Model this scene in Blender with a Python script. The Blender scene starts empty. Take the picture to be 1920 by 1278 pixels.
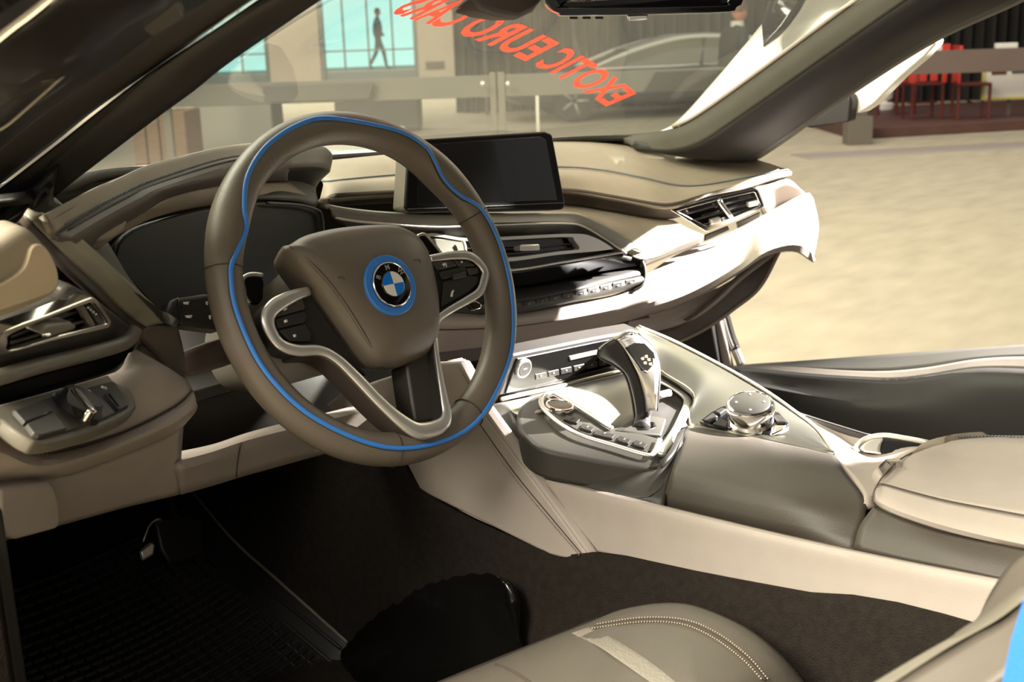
import bpy, bmesh, math, random
from mathutils import Vector, Matrix
from mathutils.bvhtree import BVHTree
random.seed(7)
SC = bpy.context.scene
COL = SC.collection
# ------------------------------------------------------------------ camera
F = 2300.0                      # focal length in pixels of the 1920 px wide frame
YAW, ROLL, PITCH = math.radians(50), math.radians(2), math.atan((639 - 60) / F)
r0 = Vector((math.cos(YAW), -math.sin(YAW), 0))
FW = Vector((math.sin(YAW) * math.cos(PITCH), math.cos(YAW) * math.cos(PITCH), -math.sin(PITCH)))
u0 = r0.cross(FW)
CR = math.cos(ROLL) * r0 - math.sin(ROLL) * u0
CU = math.sin(ROLL) * r0 + math.cos(ROLL) * u0
CAM = Vector((-1.168, -0.869, 0.959))
cam_d = bpy.data.cameras.new('camera')
cam = bpy.data.objects.new('camera', cam_d)
COL.objects.link(cam)
cam.matrix_world = Matrix(((CR.x, CU.x, -FW.x, CAM.x), (CR.y, CU.y, -FW.y, CAM.y), (CR.z, CU.z, -FW.z, CAM.z), (0, 0, 0, 1)))
cam_d.sensor_width = 36
cam_d.lens = 36 * F / 1920
cam_d.clip_start = 0.02
cam_d.clip_end = 200
cam_d.dof.use_dof = True
cam_d.dof.focus_distance = 1.35
cam_d.dof.aperture_fstop = 11
SC.camera = cam
# ------------------------------------------------------------------ colour management, world, lamps
SC.view_settings.view_transform = 'Standard'
SC.view_settings.look = 'None'
SC.view_settings.gamma = 1
SC.view_settings.use_curve_mapping = False
SC.view_settings.exposure = 0.0


def lin(c):
    return tuple((v / 255 / 12.92) if v / 255 <= 0.04045 else ((v / 255 + 0.055) / 1.055) ** 2.4 for v in c)


w = bpy.data.worlds.new('hall_light')
SC.world = w
w.use_nodes = True
w.node_tree.nodes['Background'].inputs[0].default_value = (1.0, 0.96, 0.92, 1)
w.node_tree.nodes['Background'].inputs[1].default_value = 0.29


def lamp(name, kind, loc, target, energy, color, **kw):
    d = bpy.data.lights.new(name, kind)
    d.energy = energy
    d.color = color
    for k, v in kw.items():
        setattr(d, k, v)
    o = bpy.data.objects.new(name, d)
    COL.objects.link(o)
    o.location = loc
    o.rotation_euler = (Vector(target) - Vector(loc)).to_track_quat('-Z', 'Y').to_euler()
    return o


# the hall's strong flood lamp, far off on the passenger side: hard patch of light through the open passenger door
FL = Vector((0.5, -0.42, 0.42)).normalized()
lamp('hall_flood_lamp', 'SPOT', Vector((0.46, -0.085, 0.485)) + FL * 9.0, (0.46, -0.085, 0.485), 100000, (1.0, 0.97, 0.94), shadow_soft_size=0.10, spot_size=math.radians(5.5), spot_blend=0.1)
# rows of ceiling lamps, with added fills behind and at the wall
lamp('hall_ceiling_lamp_front', 'AREA', (3.0, 6.0, 6.0), (2.0, 3.0, 0), 380, (1.0, 0.94, 0.78), shape='RECTANGLE', size=8, size_y=4)
lamp('hall_ceiling_lamp_side', 'AREA', (-4.2, 0.6, 4.0), (-0.5, 0.0, 0.6), 1350, (1.0, 0.94, 0.78), shape='RECTANGLE', size=4, size_y=2.5)
lamp('hall_ceiling_lamp_bonnet', 'AREA', (-0.9, 3.8, 4.8), (-0.1, 0.2, 0.7), 430, (1.0, 0.94, 0.78), shape='RECTANGLE', size=4, size_y=2)
lamp('rear_fill_lamp', 'AREA', (-4.5, -3.0, 3.6), (-0.5, 0.0, 0.6), 70, (1.0, 0.94, 0.84), shape='RECTANGLE', size=4, size_y=2)  # fill added to brighten the wheel and the left dash
lamp('hall_ceiling_lamp_far', 'AREA', (9.0, 3.0, 6.0), (7.0, 2.5, 0), 190, (1.0, 0.96, 0.87), shape='RECTANGLE', size=8, size_y=6)
lamp('back_wall_fill_lamp', 'AREA', (12.0, 16.0, 7.0), (15.0, 19.0, 1), 1500, (1.0, 0.95, 0.85), shape='RECTANGLE', size=8, size_y=6)  # fill added to brighten the wall piers


# ------------------------------------------------------------------ helpers
def ray(u, v):
    return (u - 960) / F * CR + (639 - v) / F * CU + FW


def P(u, v, k, c):
    d = ray(u, v)
    if k == 't':
        return CAM + d * c
    i = 'xyz'.index(k)
    return CAM + d * ((c - CAM[i]) / d[i])


def S(s):
    """points written as  u,v,<axis><value> : the sight line of a picture point met with a plane of the car"""
    out = []
    for q in s.split():
        a = q.split(',')
        out.append(P(float(a[0]), float(a[1]), a[2][0], float(a[2][1:])))
    return out


def SS(spec, s):
    """the same with one plane for all points"""
    return [P(float(a.split(',')[0]), float(a.split(',')[1]), spec[0], float(spec[1:])) for a in s.split()]


def cr(p, t):
    n = len(p) - 1
    i = min(int(t), n - 1)
    f = t - i
    a, b = p[i], p[i + 1]
    z = p[i - 1] if i > 0 else a * 2 - b
    c = p[i + 2] if i + 2 <= n else b * 2 - a
    return 0.5 * ((2 * b * 0 + 2 * a) + (b - z) * f + (2 * z - 5 * a + 4 * b - c) * f * f + (3 * a - z - 3 * b + c) * f ** 3)


def resample(p, n, smooth=True, closed=False):
    p = [Vector(q) for q in p]
    if closed:
        ext = [p[-2], p[-1]] + p + [p[0], p[1], p[2]] if smooth else p + [p[0]]
        if smooth:
            d = []
            for i in range(2, 2 + len(p)):
                for k in range(8):
                    d.append(cr(ext, i + k / 8))
            d.append(d[0].copy())
        else:
            d = ext
    elif len(p) == 1:
        return [p[0].copy() for _ in range(n)]
    elif smooth and len(p) > 2:
        m = (len(p) - 1) * 10
        d = [cr(p, i / 10) for i in range(m + 1)]
    else:
        d = p
    L = [0]
    for a, b in zip(d, d[1:]):
        L.append(L[-1] + (b - a).length)
    tot = L[-1] or 1
    out = []
    j = 0
    cnt = n if closed else n - 1
    for i in range(n):
        s = tot * i / cnt
        while j < len(L) - 2 and L[j + 1] < s:
            j += 1
        e = L[j + 1] - L[j]
        out.append(d[j].lerp(d[j + 1], min(1, (s - L[j]) / e) if e > 0 else 0))
    return out


ORG = {}


def tag(o, label=None, cat=None, group=None, kind=None):
    if label: o['label'] = label
    if cat: o['category'] = cat
    if group: o['group'] = group
    if kind: o['kind'] = kind
    return o


def thing(name, label, cat, loc, group=None, kind=None):
    o = bpy.data.objects.new(name, None)
    COL.objects.link(o)
    o.empty_display_size = 0.05
    o.location = loc
    ORG[o.name] = Vector(loc)
    return tag(o, label, cat, group, kind)


def mk(name, verts, faces, mat, parent=None, smooth=True, th=0, bev=0, sub=0, segs=2, ang=32, face_cam=False, rel=False, crease=None):
    """link ONE mesh object; vertices are given in the world (rel=True: in the parent's own frame)"""
    verts = [Vector(v) for v in verts]
    if rel:
        org = Vector((0, 0, 0))
    elif parent is not None:
        org = ORG[parent.name]
    else:
        org = sum(verts, Vector()) / len(verts)
        org.z = min(v.z for v in verts)
    me = bpy.data.meshes.new(name)
    me.from_pydata([v - org for v in verts], [], faces)
    if face_cam:
        acc = 0
        for p in me.polygons:
            c = Vector(p.center) + org
            acc += p.normal.dot(CAM - c) * p.area
        if acc < 0:
            me.flip_normals()
    me.materials.append(mat)
    if smooth:
        me.polygons.foreach_set('use_smooth', [True] * len(me.polygons))
    me.update()
    o = bpy.data.objects.new(name, me)
    COL.objects.link(o)
    if parent is not None:
        o.parent = parent
        ORG[o.name] = ORG.get(parent.name, Vector())
    elif not rel:
        o.location = org
        ORG[o.name] = org
    if th:
        m = o.modifiers.new('thickness', 'SOLIDIFY')
        m.thickness = th
        m.offset = -1
    if bev:
        m = o.modifiers.new('edges', 'BEVEL')
        m.width = bev
        m.segments = segs
        m.limit_method = 'ANGLE'
        m.angle_limit = math.radians(40)
    if sub:
        m = o.modifiers.new('subdivision', 'SUBSURF')
        m.levels = m.render_levels = sub
    if smooth and (th or bev):
        m = o.modifiers.new('normals', 'WEIGHTED_NORMAL')
        m.keep_sharp = True
        try:
            me.set_sharp_from_angle(angle=math.radians(ang))
        except Exception:
            pass
    return o


def grid_faces(nv, nu, cu=False, cv=False):
    f = []
    for j in range(nv if cv else nv - 1):
        for i in range(nu if cu else nu - 1):
            a = j * nu + i
            b = j * nu + (i + 1) % nu
            c = ((j + 1) % nv) * nu + (i + 1) % nu
            d = ((j + 1) % nv) * nu + i
            f.append((a, b, c, d))
    return f


def patch(name, rows, mat, parent=None, nu=36, nv=14, th=0.005, lin_rows=False, lin_u=False, **kw):
    """a skin stretched over rows of points, given a real thickness on its far side"""
    R = [resample(r, nu, not lin_u) for r in rows]
    cols = [resample([r[i] for r in R], nv, not lin_rows) for i in range(nu)]
    v = [cols[i][j] for j in range(nv) for i in range(nu)]
    return mk(name, v, grid_faces(nv, nu), mat, parent, th=th, face_cam=True, **kw)


def frame_of(pts):
    n = Vector()
    c = sum(pts, Vector()) / len(pts)
    for a, b in zip(pts, pts[1:] + pts[:1]):
        n += (a - c).cross(b - c)
    n.normalize()
    if n.dot(CAM - c) < 0:
        n = -n
    return c, n


def plate(name, pts, mat, parent=None, th=0.006, bev=0.0015, n=0, lift=0.0, flat=True, nrm=None, segs=2, rel=False, **kw):
    """a closed outline with a front face, a depth and rounded edges"""
    pts = [Vector(p) for p in pts]
    if n:
        pts = resample(pts, n, True, True)
    if nrm is None:
        c, nn = frame_of(pts)
    else:
        nn = Vector(nrm)
        c = sum(pts, Vector()) / len(pts)
    if flat:
        pts = [p - nn * (p - c).dot(nn) for p in pts]
    a = [p + nn * lift for p in pts]
    b = [p - nn * th for p in pts]
    m = len(pts)
    bm = bmesh.new()
    va = [bm.verts.new(p) for p in a]
    vb = [bm.verts.new(p) for p in b]
    bm.faces.new(va)
    bm.faces.new(vb[::-1])
    for i in range(m):
        j = (i + 1) % m
        bm.faces.new((va[i], vb[i], vb[j], va[j]))
    bmesh.ops.recalc_face_normals(bm, faces=bm.faces)
    bm.verts.index_update()
    V = [v.co.copy() for v in bm.verts]
    Fs = [[v.index for v in f.verts] for f in bm.faces]
    bm.free()
    return mk(name, V, Fs, mat, parent, bev=bev, segs=segs, rel=rel, **kw)


def ring(name, outer, inner, mat, parent=None, n=60, th=0.008, bev=0.0015, lift=0.0, smooth_line=True, rel=False, nrm=None):
    """a frame between two closed outlines"""
    o = resample(outer, n, smooth_line, True)
    i = [min(((k - a).length, k) for k in resample(inner, n * 3, smooth_line, True))[1] if False else None for a in o]
    ii = resample(inner, n, smooth_line, True)
    # align starts
    best = min(range(n), key=lambda s: sum((ii[(k + s) % n] - o[k]).length for k in range(0, n, 5)))
    ii = [ii[(k + best) % n] for k in range(n)]
    if nrm is None:
        c, nn = frame_of([Vector(q) for q in outer])
    else:
        nn = Vector(nrm)
    V = [p + nn * lift for p in o] + [p + nn * lift for p in ii] + [p - nn * th for p in ii] + [p - nn * th for p in o]
    f = []
    for k in range(n):
        l = (k + 1) % n
        for a in range(4):
            b = (a + 1) % 4
            f.append((a * n + k, a * n + l, b * n + l, b * n + k))
    bm = bmesh.new()
    vs = [bm.verts.new(p) for p in V]
    for q in f:
        bm.faces.new([vs[x] for x in q])
    bmesh.ops.recalc_face_normals(bm, faces=bm.faces)
    bm.verts.index_update()
    Fs = [[v.index for v in q.verts] for q in bm.faces]
    bm.free()
    return mk(name, V, Fs, mat, parent, bev=bev, rel=rel)


def tube(name, pts, r, mat, parent=None, n=40, seg=10, closed=False, smooth_line=True, flat=1.0, up=None, rel=False, square=False, cap=True):
    """a bar of round, oval (flat<1) or rectangular section swept along a line; r may be a list"""
    p = resample(pts, n, smooth_line, closed)
    if isinstance(r, (list, tuple)):
        rr = [v.x for v in resample([Vector((q, k, 0)) for k, q in enumerate(r)], 200)]
        rs = []
        for i in range(n):
            x = i / max(1, n - 1) * (len(r) - 1)
            k = min(int(x), len(r) - 2)
            rs.append(r[k] + (r[k + 1] - r[k]) * (x - k))
    else:
        rs = [r] * n
    V = []
    nrm = None
    for i in range(n):
        a = p[(i - 1) % n] if (closed or i > 0) else p[i]
        b = p[(i + 1) % n] if (closed or i < n - 1) else p[i]
        t = (b - a).normalized()
        if up is not None:
            x = t.cross(Vector(up)).normalized()
            y = x.cross(t)
        else:
            if nrm is None:
                nrm = t.orthogonal()
            nrm = (nrm - t * nrm.dot(t)).normalized()
            y = nrm
            x = t.cross(y)
        if square:
            for sx, sy in ((1, 1), (-1, 1), (-1, -1), (1, -1)):
                V.append(p[i] + x * sx * rs[i] + y * sy * rs[i] * flat)
        else:
            for k in range(seg):
                an = 2 * math.pi * k / seg
                V.append(p[i] + x * math.cos(an) * rs[i] + y * math.sin(an) * rs[i] * flat)
    m = 4 if square else seg
    f = grid_faces(n, m, True, closed)
    if not closed and cap:
        f.append(tuple(range(m))[::-1])
        f.append(tuple(range((n - 1) * m, n * m)))
    o = mk(name, V, f, mat, parent, rel=rel, bev=(min(rs) * 0.3 if square else 0))
    return o


def lathe(name, prof, mat, parent=None, M=None, seg=40, rel=False, bev=0):
    """profile (radius, height) turned about the z axis of M"""
    M = M or Matrix.Identity(4)
    V = []
    for r, h in prof:
        for k in range(seg):
            a = 2 * math.pi * k / seg
            V.append(M @ Vector((r * math.cos(a), r * math.sin(a), h)))
    f = grid_faces(len(prof), seg, True)
    f.append(tuple(range(seg))[::-1])
    f.append(tuple(range((len(prof) - 1) * seg, len(prof) * seg)))
    o = mk(name, V, f, mat, parent, rel=rel)
    try:
        o.data.set_sharp_from_angle(angle=math.radians(35))
    except Exception:
        pass
    return o


def box(name, lo, hi, mat, parent=None, bev=0.002, M=None, rel=False, smooth=True):
    M = M or Matrix.Identity(4)
    V = [M @ Vector((x, y, z)) for z in (lo[2], hi[2]) for y in (lo[1], hi[1]) for x in (lo[0], hi[0])]
    f = [(0, 2, 3, 1), (4, 5, 7, 6), (0, 1, 5, 4), (2, 6, 7, 3), (0, 4, 6, 2), (1, 3, 7, 5)]
    return mk(name, V, f, mat, parent, bev=bev, rel=rel, smooth=smooth)


def bvh_of(o):
    org = ORG.get(o.name, Vector())
    return BVHTree.FromPolygons([v.co + org for v in o.data.vertices], [tuple(p.vertices) for p in o.data.polygons])


def on(bvh, u, v, off=0.0):
    d = ray(u, v).normalized()
    h = bvh.ray_cast(CAM, d)
    if h[0] is None:
        return None
    n = h[1] if h[1].dot(d) < 0 else -h[1]
    return h[0] + n * off


def text_mesh(body, size=1.0, shear=0.0, bold=0.0, spacing=1.0):
    c = bpy.data.curves.new('lettering', 'FONT')
    c.body = body
    c.size = size
    c.shear = shear
    c.offset = bold
    c.space_character = spacing
    c.resolution_u = 3
    o = bpy.data.objects.new('lettering', c)
    COL.objects.link(o)
    dg = bpy.context.evaluated_depsgraph_get()
    me = bpy.data.meshes.new_from_object(o.evaluated_get(dg))
    bpy.data.objects.remove(o)
    V = [v.co.copy() for v in me.vertices]
    Fs = [tuple(p.vertices) for p in me.polygons]
    bpy.data.meshes.remove(me)
    return V, Fs


# ------------------------------------------------------------------ materials
def material(name, col, rough=0.5, metal=0.0, noise=0.0, nscale=40, bump=0.0, bscale=400, spec=0.5, coat=0.0, col2=None, stretch=None, emit=None, alpha=None):
    m = bpy.data.materials.new(name)
    m.use_nodes = True
    nt = m.node_tree
    b = nt.nodes['Principled BSDF']
    c = lin(col)
    b.inputs['Base Color'].default_value = (*c, 1)
    b.inputs['Roughness'].default_value = rough
    b.inputs['Metallic'].default_value = metal
    b.inputs['Specular IOR Level'].default_value = spec
    b.inputs['Coat Weight'].default_value = coat
    b.inputs['Coat Roughness'].default_value = 0.05
    tc = nt.nodes.new('ShaderNodeTexCoord')
    mp = nt.nodes.new('ShaderNodeMapping')
    nt.links.new(tc.outputs['Object'], mp.inputs['Vector'])
    if stretch:
        mp.inputs['Scale'].default_value = stretch
    if noise or col2:
        n = nt.nodes.new('ShaderNodeTexNoise')
        n.inputs['Scale'].default_value = nscale
        n.inputs['Detail'].default_value = 5
        nt.links.new(mp.outputs[0], n.inputs['Vector'])
        r = nt.nodes.new('ShaderNodeValToRGB')
        r.color_ramp.elements[0].position = 0.3
        r.color_ramp.elements[1].position = 0.7
        k = 1 - noise
        r.color_ramp.elements[0].color = (*(x * k for x in c), 1)
        r.color_ramp.elements[1].color = (*(lin(col2) if col2 else tuple(min(1, x * (1 + noise)) for x in c)), 1)
        nt.links.new(n.outputs['Fac'], r.inputs['Fac'])
        nt.links.new(r.outputs['Color'], b.inputs['Base Color'])
    if bump:
        n2 = nt.nodes.new('ShaderNodeTexVoronoi')
        n2.inputs['Scale'].default_value = bscale
        nt.links.new(mp.outputs[0], n2.inputs['Vector'])
        bp = nt.nodes.new('ShaderNodeBump')
        bp.inputs['Strength'].default_value = bump
        bp.inputs['Distance'].default_value = 0.001
        nt.links.new(n2.outputs['Distance'], bp.inputs['Height'])
        nt.links.new(bp.outputs['Normal'], b.inputs['Normal'])
    if emit:
        b.inputs['Emission Color'].default_value = (*lin(emit[0]), 1)
        b.inputs['Emission Strength'].default_value = emit[1]
    return m


def glass(name, tint=(235, 240, 235), refl=1.0, rough=0.0, veil=0.0):
    m = bpy.data.materials.new(name)
    m.use_nodes = True
    nt = m.node_tree
    nt.nodes.remove(nt.nodes['Principled BSDF'])
    out = nt.nodes['Material Output']
    tr = nt.nodes.new('ShaderNodeBsdfTransparent')
    tr.inputs[0].default_value = (*lin(tint), 1)
    gl = nt.nodes.new('ShaderNodeBsdfGlossy')
    gl.inputs['Roughness'].default_value = rough
    fr = nt.nodes.new('ShaderNodeFresnel')
    fr.inputs[0].default_value = 1.45
    mu = nt.nodes.new('ShaderNodeMath')
    mu.operation = 'MULTIPLY'
    mu.inputs[1].default_value = refl
    mx = nt.nodes.new('ShaderNodeMixShader')
    nt.links.new(fr.outputs[0], mu.inputs[0])
    nt.links.new(mu.outputs[0], mx.inputs[0])
    nt.links.new(tr.outputs[0], mx.inputs[1])
    nt.links.new(gl.outputs[0], mx.inputs[2])
    if veil:
        # translucent share mixed in to imitate the hazy veil over the view
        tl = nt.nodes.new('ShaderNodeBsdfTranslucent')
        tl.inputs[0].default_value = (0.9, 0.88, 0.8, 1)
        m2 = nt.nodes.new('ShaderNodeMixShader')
        m2.inputs[0].default_value = veil
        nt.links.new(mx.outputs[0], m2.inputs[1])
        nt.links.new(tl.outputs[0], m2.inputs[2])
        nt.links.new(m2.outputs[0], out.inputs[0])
    else:
        nt.links.new(mx.outputs[0], out.inputs[0])
    return m


M = {}
M['taupe'] = material('taupe_leather', (142, 131, 114), 0.55, noise=0.04, bump=0.12, bscale=900, spec=0.4)
M['brown'] = material('brown_leather', (84, 76, 67), 0.5, noise=0.05, bump=0.14, bscale=900, spec=0.45)
M['cover'] = material('console_cover_leather', (64, 58, 50), 0.5, noise=0.05, bump=0.14, bscale=900, spec=0.45)
M['wheel'] = material('wheel_leather', (105, 95, 83), 0.42, noise=0.04, bump=0.16, bscale=1100, spec=0.5)
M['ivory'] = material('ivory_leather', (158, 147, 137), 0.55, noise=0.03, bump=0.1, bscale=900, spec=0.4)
M['seatl'] = material('seat_leather', (82, 76, 67), 0.5, noise=0.05, bump=0.15, bscale=700, spec=0.45)
M['perf'] = material('perforated_leather', (118, 112, 100), 0.6, noise=0.03, bump=0.6, bscale=350)
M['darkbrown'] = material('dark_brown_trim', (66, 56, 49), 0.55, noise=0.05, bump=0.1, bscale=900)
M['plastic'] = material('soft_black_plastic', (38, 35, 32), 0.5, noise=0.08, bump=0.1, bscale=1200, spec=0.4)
M['greyp'] = material('grey_plastic', (104, 98, 86), 0.45, noise=0.04, bump=0.06, bscale=1200)
M['dgrey'] = material('dark_grey_plastic', (54, 51, 45), 0.48, noise=0.04, bump=0.06, bscale=1200)
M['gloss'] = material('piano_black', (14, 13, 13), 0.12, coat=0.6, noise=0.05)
M['screen'] = material('screen_glass', (9, 8, 8), 0.35, noise=0.05, spec=0.2)
M['spar'] = material('satin_grey_spar', (146, 140, 122), 0.42, metal=0.25, noise=0.02, nscale=8)
M['silver'] = material('satin_silver', (222, 217, 208), 0.3, metal=0.75, noise=0.02, nscale=8)
M['chrome'] = material('chrome', (232, 228, 222), 0.12, metal=1.0, noise=0.01)
M['satin'] = material('satin_console_metal', (150, 146, 134), 0.36, metal=0.6, noise=0.02, nscale=6)
M['csatin'] = material('console_top_metal', (142, 139, 128), 0.33, metal=1.0, noise=0.02, nscale=6)
M['taupe2'] = material('pale_taupe_leather', (178, 162, 134), 0.5, noise=0.03, bump=0.1, bscale=900)
M['blue'] = material('blue_accent', (58, 128, 212), 0.45, noise=0.03)
M['eblue'] = material('emblem_blue', (20, 120, 220), 0.3, noise=0.02)
M['ewhite'] = material('emblem_white', (238, 232, 222), 0.3, noise=0.01)
M['mark'] = material('white_print', (215, 212, 205), 0.6, noise=0.01)
M['carpet'] = material('dark_car_carpet', (37, 32, 28), 0.95, noise=0.18, nscale=120, bump=0.8, bscale=700, spec=0.1)
M['mat'] = material('black_rubber_mat', (24, 21, 19), 0.4, noise=0.1, bump=0.1, bscale=300)
M['film'] = material('black_plastic_film', (14, 13, 12), 0.16, noise=0.1, spec=0.6)
M['stitch'] = material('thread', (150, 140, 118), 0.7, noise=0.03)
M['bstitch'] = material('grey_blue_thread', (104, 116, 128), 0.7, noise=0.03)
M['seam'] = material('seam_shade', (62, 51, 43), 0.8, noise=0.03)  # dark tone carrying the shade inside seams, creases and grooves
M['pillar'] = material('pillar_cloth', (74, 71, 63), 0.85, noise=0.04, bump=0.15, bscale=1500, spec=0.2)
M['pdark'] = material('dark_pillar_trim', (34, 31, 29), 0.6, noise=0.05, bump=0.1, bscale=1200, spec=0.3)
M['jamb'] = material('black_painted_jamb', (26, 23, 22), 0.35, noise=0.15, nscale=12, coat=0.2)
M['rubber'] = material('rubber_seal', (44, 38, 33), 0.6, noise=0.06)
M['paint'] = material('white_car_paint', (226, 222, 210), 0.25, noise=0.01, coat=0.6)
M['beltblue'] = material('blue_seat_belt', (40, 110, 205), 0.7, noise=0.04, bump=0.3, bscale=900)
M['red'] = material('red_vinyl_letter', (246, 76, 58), 0.6, noise=0.02)
_nt = M['red'].node_tree
_tl = _nt.nodes.new('ShaderNodeBsdfTranslucent')
_tl.inputs[0].default_value = (*lin((252, 84, 64)), 1)
_mx = _nt.nodes.new('ShaderNodeMixShader')
_mx.inputs[0].default_value = 0.6
_nt.links.new(_nt.nodes['Principled BSDF'].outputs[0], _mx.inputs[1])
_nt.links.new(_tl.outputs[0], _mx.inputs[2])
_nt.links.new(_mx.outputs[0], _nt.nodes['Material Output'].inputs[0])
M['wglass'] = glass('windscreen_glass', (236, 240, 232), 0.9, veil=0.032)
M['mirror'] = material('mirror_glass', (200, 195, 195), 0.03, metal=1.0, noise=0.0)


def SX(ua, xa, ub, xb, s, dx=0.0):
    """points whose car x runs linearly with the picture column"""
    out = []
    for q in s.split():
        u, v = map(float, q.split(','))
        out.append(P(u, v, 'x', xa + (xb - xa) * (u - ua) / (ub - ua) + dx))
    return out


def SP(pl, s, off=0.0):
    """points on the plane through three points, lifted off it towards the viewer"""
    n = (pl[1] - pl[0]).cross(pl[2] - pl[0]).normalized()
    if n.dot(CAM - pl[0]) < 0:
        n = -n
    out = []
    for q in s.split():
        u, v = map(float, q.split(','))
        d = ray(u, v)
        out.append(CAM + d * ((pl[0] + n * off - CAM).dot(n) / d.dot(n)))
    return out


def pn(pl):
    n = (pl[1] - pl[0]).cross(pl[2] - pl[0]).normalized()
    return n if n.dot(CAM - pl[0]) > 0 else -n


def axes(o, n, xdir=(1, 0, 0)):
    n = Vector(n).normalized()
    x = Vector(xdir)
    x = (x - n * x.dot(n)).normalized()
    y = n.cross(x)
    return Matrix(((x.x, y.x, n.x, o.x), (x.y, y.y, n.y, o.y), (x.z, y.z, n.z, o.z), (0, 0, 0, 1)))


def stitches(name, pts, mat, parent, n=60, r=0.0011, gap=0.45):
    """a row of short thread stitches along a line, one joined part"""
    p = resample(pts, n * 2 + 1)
    V, Fs = [], []
    for i in range(n):
        a = p[2 * i]
        b = a.lerp(p[2 * i + 2], 1 - gap)
        t = (b - a).normalized()
        x = t.orthogonal().normalized()
        y = t.cross(x)
        k = len(V)
        for q in (a, b):
            for an in (0, 1.5708, 3.1416, 4.7124):
                V.append(q + x * math.cos(an) * r + y * math.sin(an) * r)
        Fs += [(k, k + 1, k + 5, k + 4), (k + 1, k + 2, k + 6, k + 5), (k + 2, k + 3, k + 7, k + 6), (k + 3, k, k + 4, k + 7), (k + 3, k + 2, k + 1, k), (k + 4, k + 5, k + 6, k + 7)]
    o = mk(name, V, Fs, mat, parent)
    o['kind'] = 'stuff'
    return o


# ================================================================== CAR SHELL
body = thing('car_body', 'white car shell seen from the open driver door: pillars, roof, sills, floor', 'car', (0, 0.0, 0.0))
# passenger windscreen pillar
E0 = S('1150,252,x.66 1205,250,x.64 1259,241,x.63 1300,222,x.62 1400,152,x.6 1600,5,x.56 1690,-60,x.54')
E1 = S('1185,275,x.62 1250,283,x.61 1310,270,x.605 1380,225,x.6 1521,127,x.575 1633,48,x.55 1790,-60,x.52')
E2 = S('1300,290,x.68 1350,300,x.7 1395,303,x.7 1464,262,x.69 1577,183,x.67 1746,76,x.64 1909,0,x.61 2010,-60,x.59')
E3 = S('1300,300,x.72 1360,306,x.74 1405,307,x.74 1470,268,x.73 1583,188,x.71 1752,81,x.68 1916,5,x.65 2018,-55,x.63')
pp = patch('pillar_trim', [E0, [a.lerp(b, .5) + Vector((-.006, -.006, .004)) for a, b in zip(resample(E0, 7), resample(E1, 7))], E1], M['pillar'], body, nu=40, nv=10, th=0.012)
tag(pp, 'grey cloth covered upper face of passenger pillar')
patch('pillar_lower_trim', [E1, [a.lerp(b, .4) + Vector((-.012, -.008, -.004)) for a, b in zip(resample(E1, 8), resample(E2, 8))], E2], M['pdark'], body, nu=40, nv=10, th=0.012)
patch('door_seal', [E2, E3], M['rubber'], body, nu=40, nv=4, th=0.006)
tube('windscreen_seal', [p + Vector((-.002, -.004, .004)) for p in E0[2:]], 0.0035, M['ivory'], body, n=40, seg=8)
bp = SP([E1[4], E1[5], E2[4]], '1692,42 1702,48 1715,46 1738,26 1740,17 1733,13 1712,22 1694,36', 0.004)
t_ = plate('airbag_badge', bp, M['greyp'], body, th=0.006, bev=0.0015)
tag(t_, 'small grey badge on the passenger pillar')
for k in range(5):
    a = bp[0].lerp(bp[5], .2 + .13 * k)
    b = bp[2].lerp(bp[4], .2 + .13 * k)
    tube('badge_rib', [a.lerp(b, .3), a.lerp(b, .75)], 0.0006, M['dgrey'], t_, n=2, seg=5)
# driver windscreen pillar and door jamb
D0 = S('640,-25,x-.54 602,0,x-.55 434,115,x-.565 362,172,x-.575 296,220,x-.585 145,335,x-.61 100,372,x-.62')
D1 = S('520,-25,x-.57 464,13,x-.58 313,118,x-.6 202,195,x-.615 110,268,x-.63 0,353,x-.65 -40,385,x-.655')
D2 = S('440,-30,x-.62 390,0,x-.63 289,64,x-.645 200,130,x-.66 101,198,x-.675 0,279,x-.69 -40,312,x-.7')
D3 = S('330,-30,x-.7 290,0,x-.71 200,62,x-.72 130,120,x-.73 60,170,x-.735 0,215,x-.74 -40,245,x-.745')
D4 = S('130,-30,x-.76 92,0,x-.77 60,26,x-.775 30,48,x-.78 0,72,x-.785 -40,105,x-.79')
patch('driver_pillar_trim', [D0, [a.lerp(b, .5) + Vector((-.004, -.012, .006)) for a, b in zip(D0, D1)], D1], M['pdark'], body, nu=30, nv=10, th=0.012)
patch('door_seal', [[p + Vector((.002, .014, -.002)) for p in D1], [a.lerp(b, .45) + Vector((-.01, -.014, .01)) for a, b in zip(D1, D2)], D2], M['rubber'], body, nu=30, nv=10, th=0.01)
patch('door_jamb', [D2, [a.lerp(b, .5) + Vector((.004, .012, -.004)) for a, b in zip(D2, D3)], D3, resample([a for a in D4], 7)], M['jamb'], body, nu=30, nv=12, th=0.012)
tube('jamb_edge', D4, 0.0035, M['chrome'], body, n=20, seg=8)
patch('roof_rail', [resample(D4, 7), S('70,-30,x-.86 40,0,x-.86 0,25,x-.87 -40,50,x-.88')], M['jamb'], body, nu=20, nv=4, th=0.012)
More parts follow.
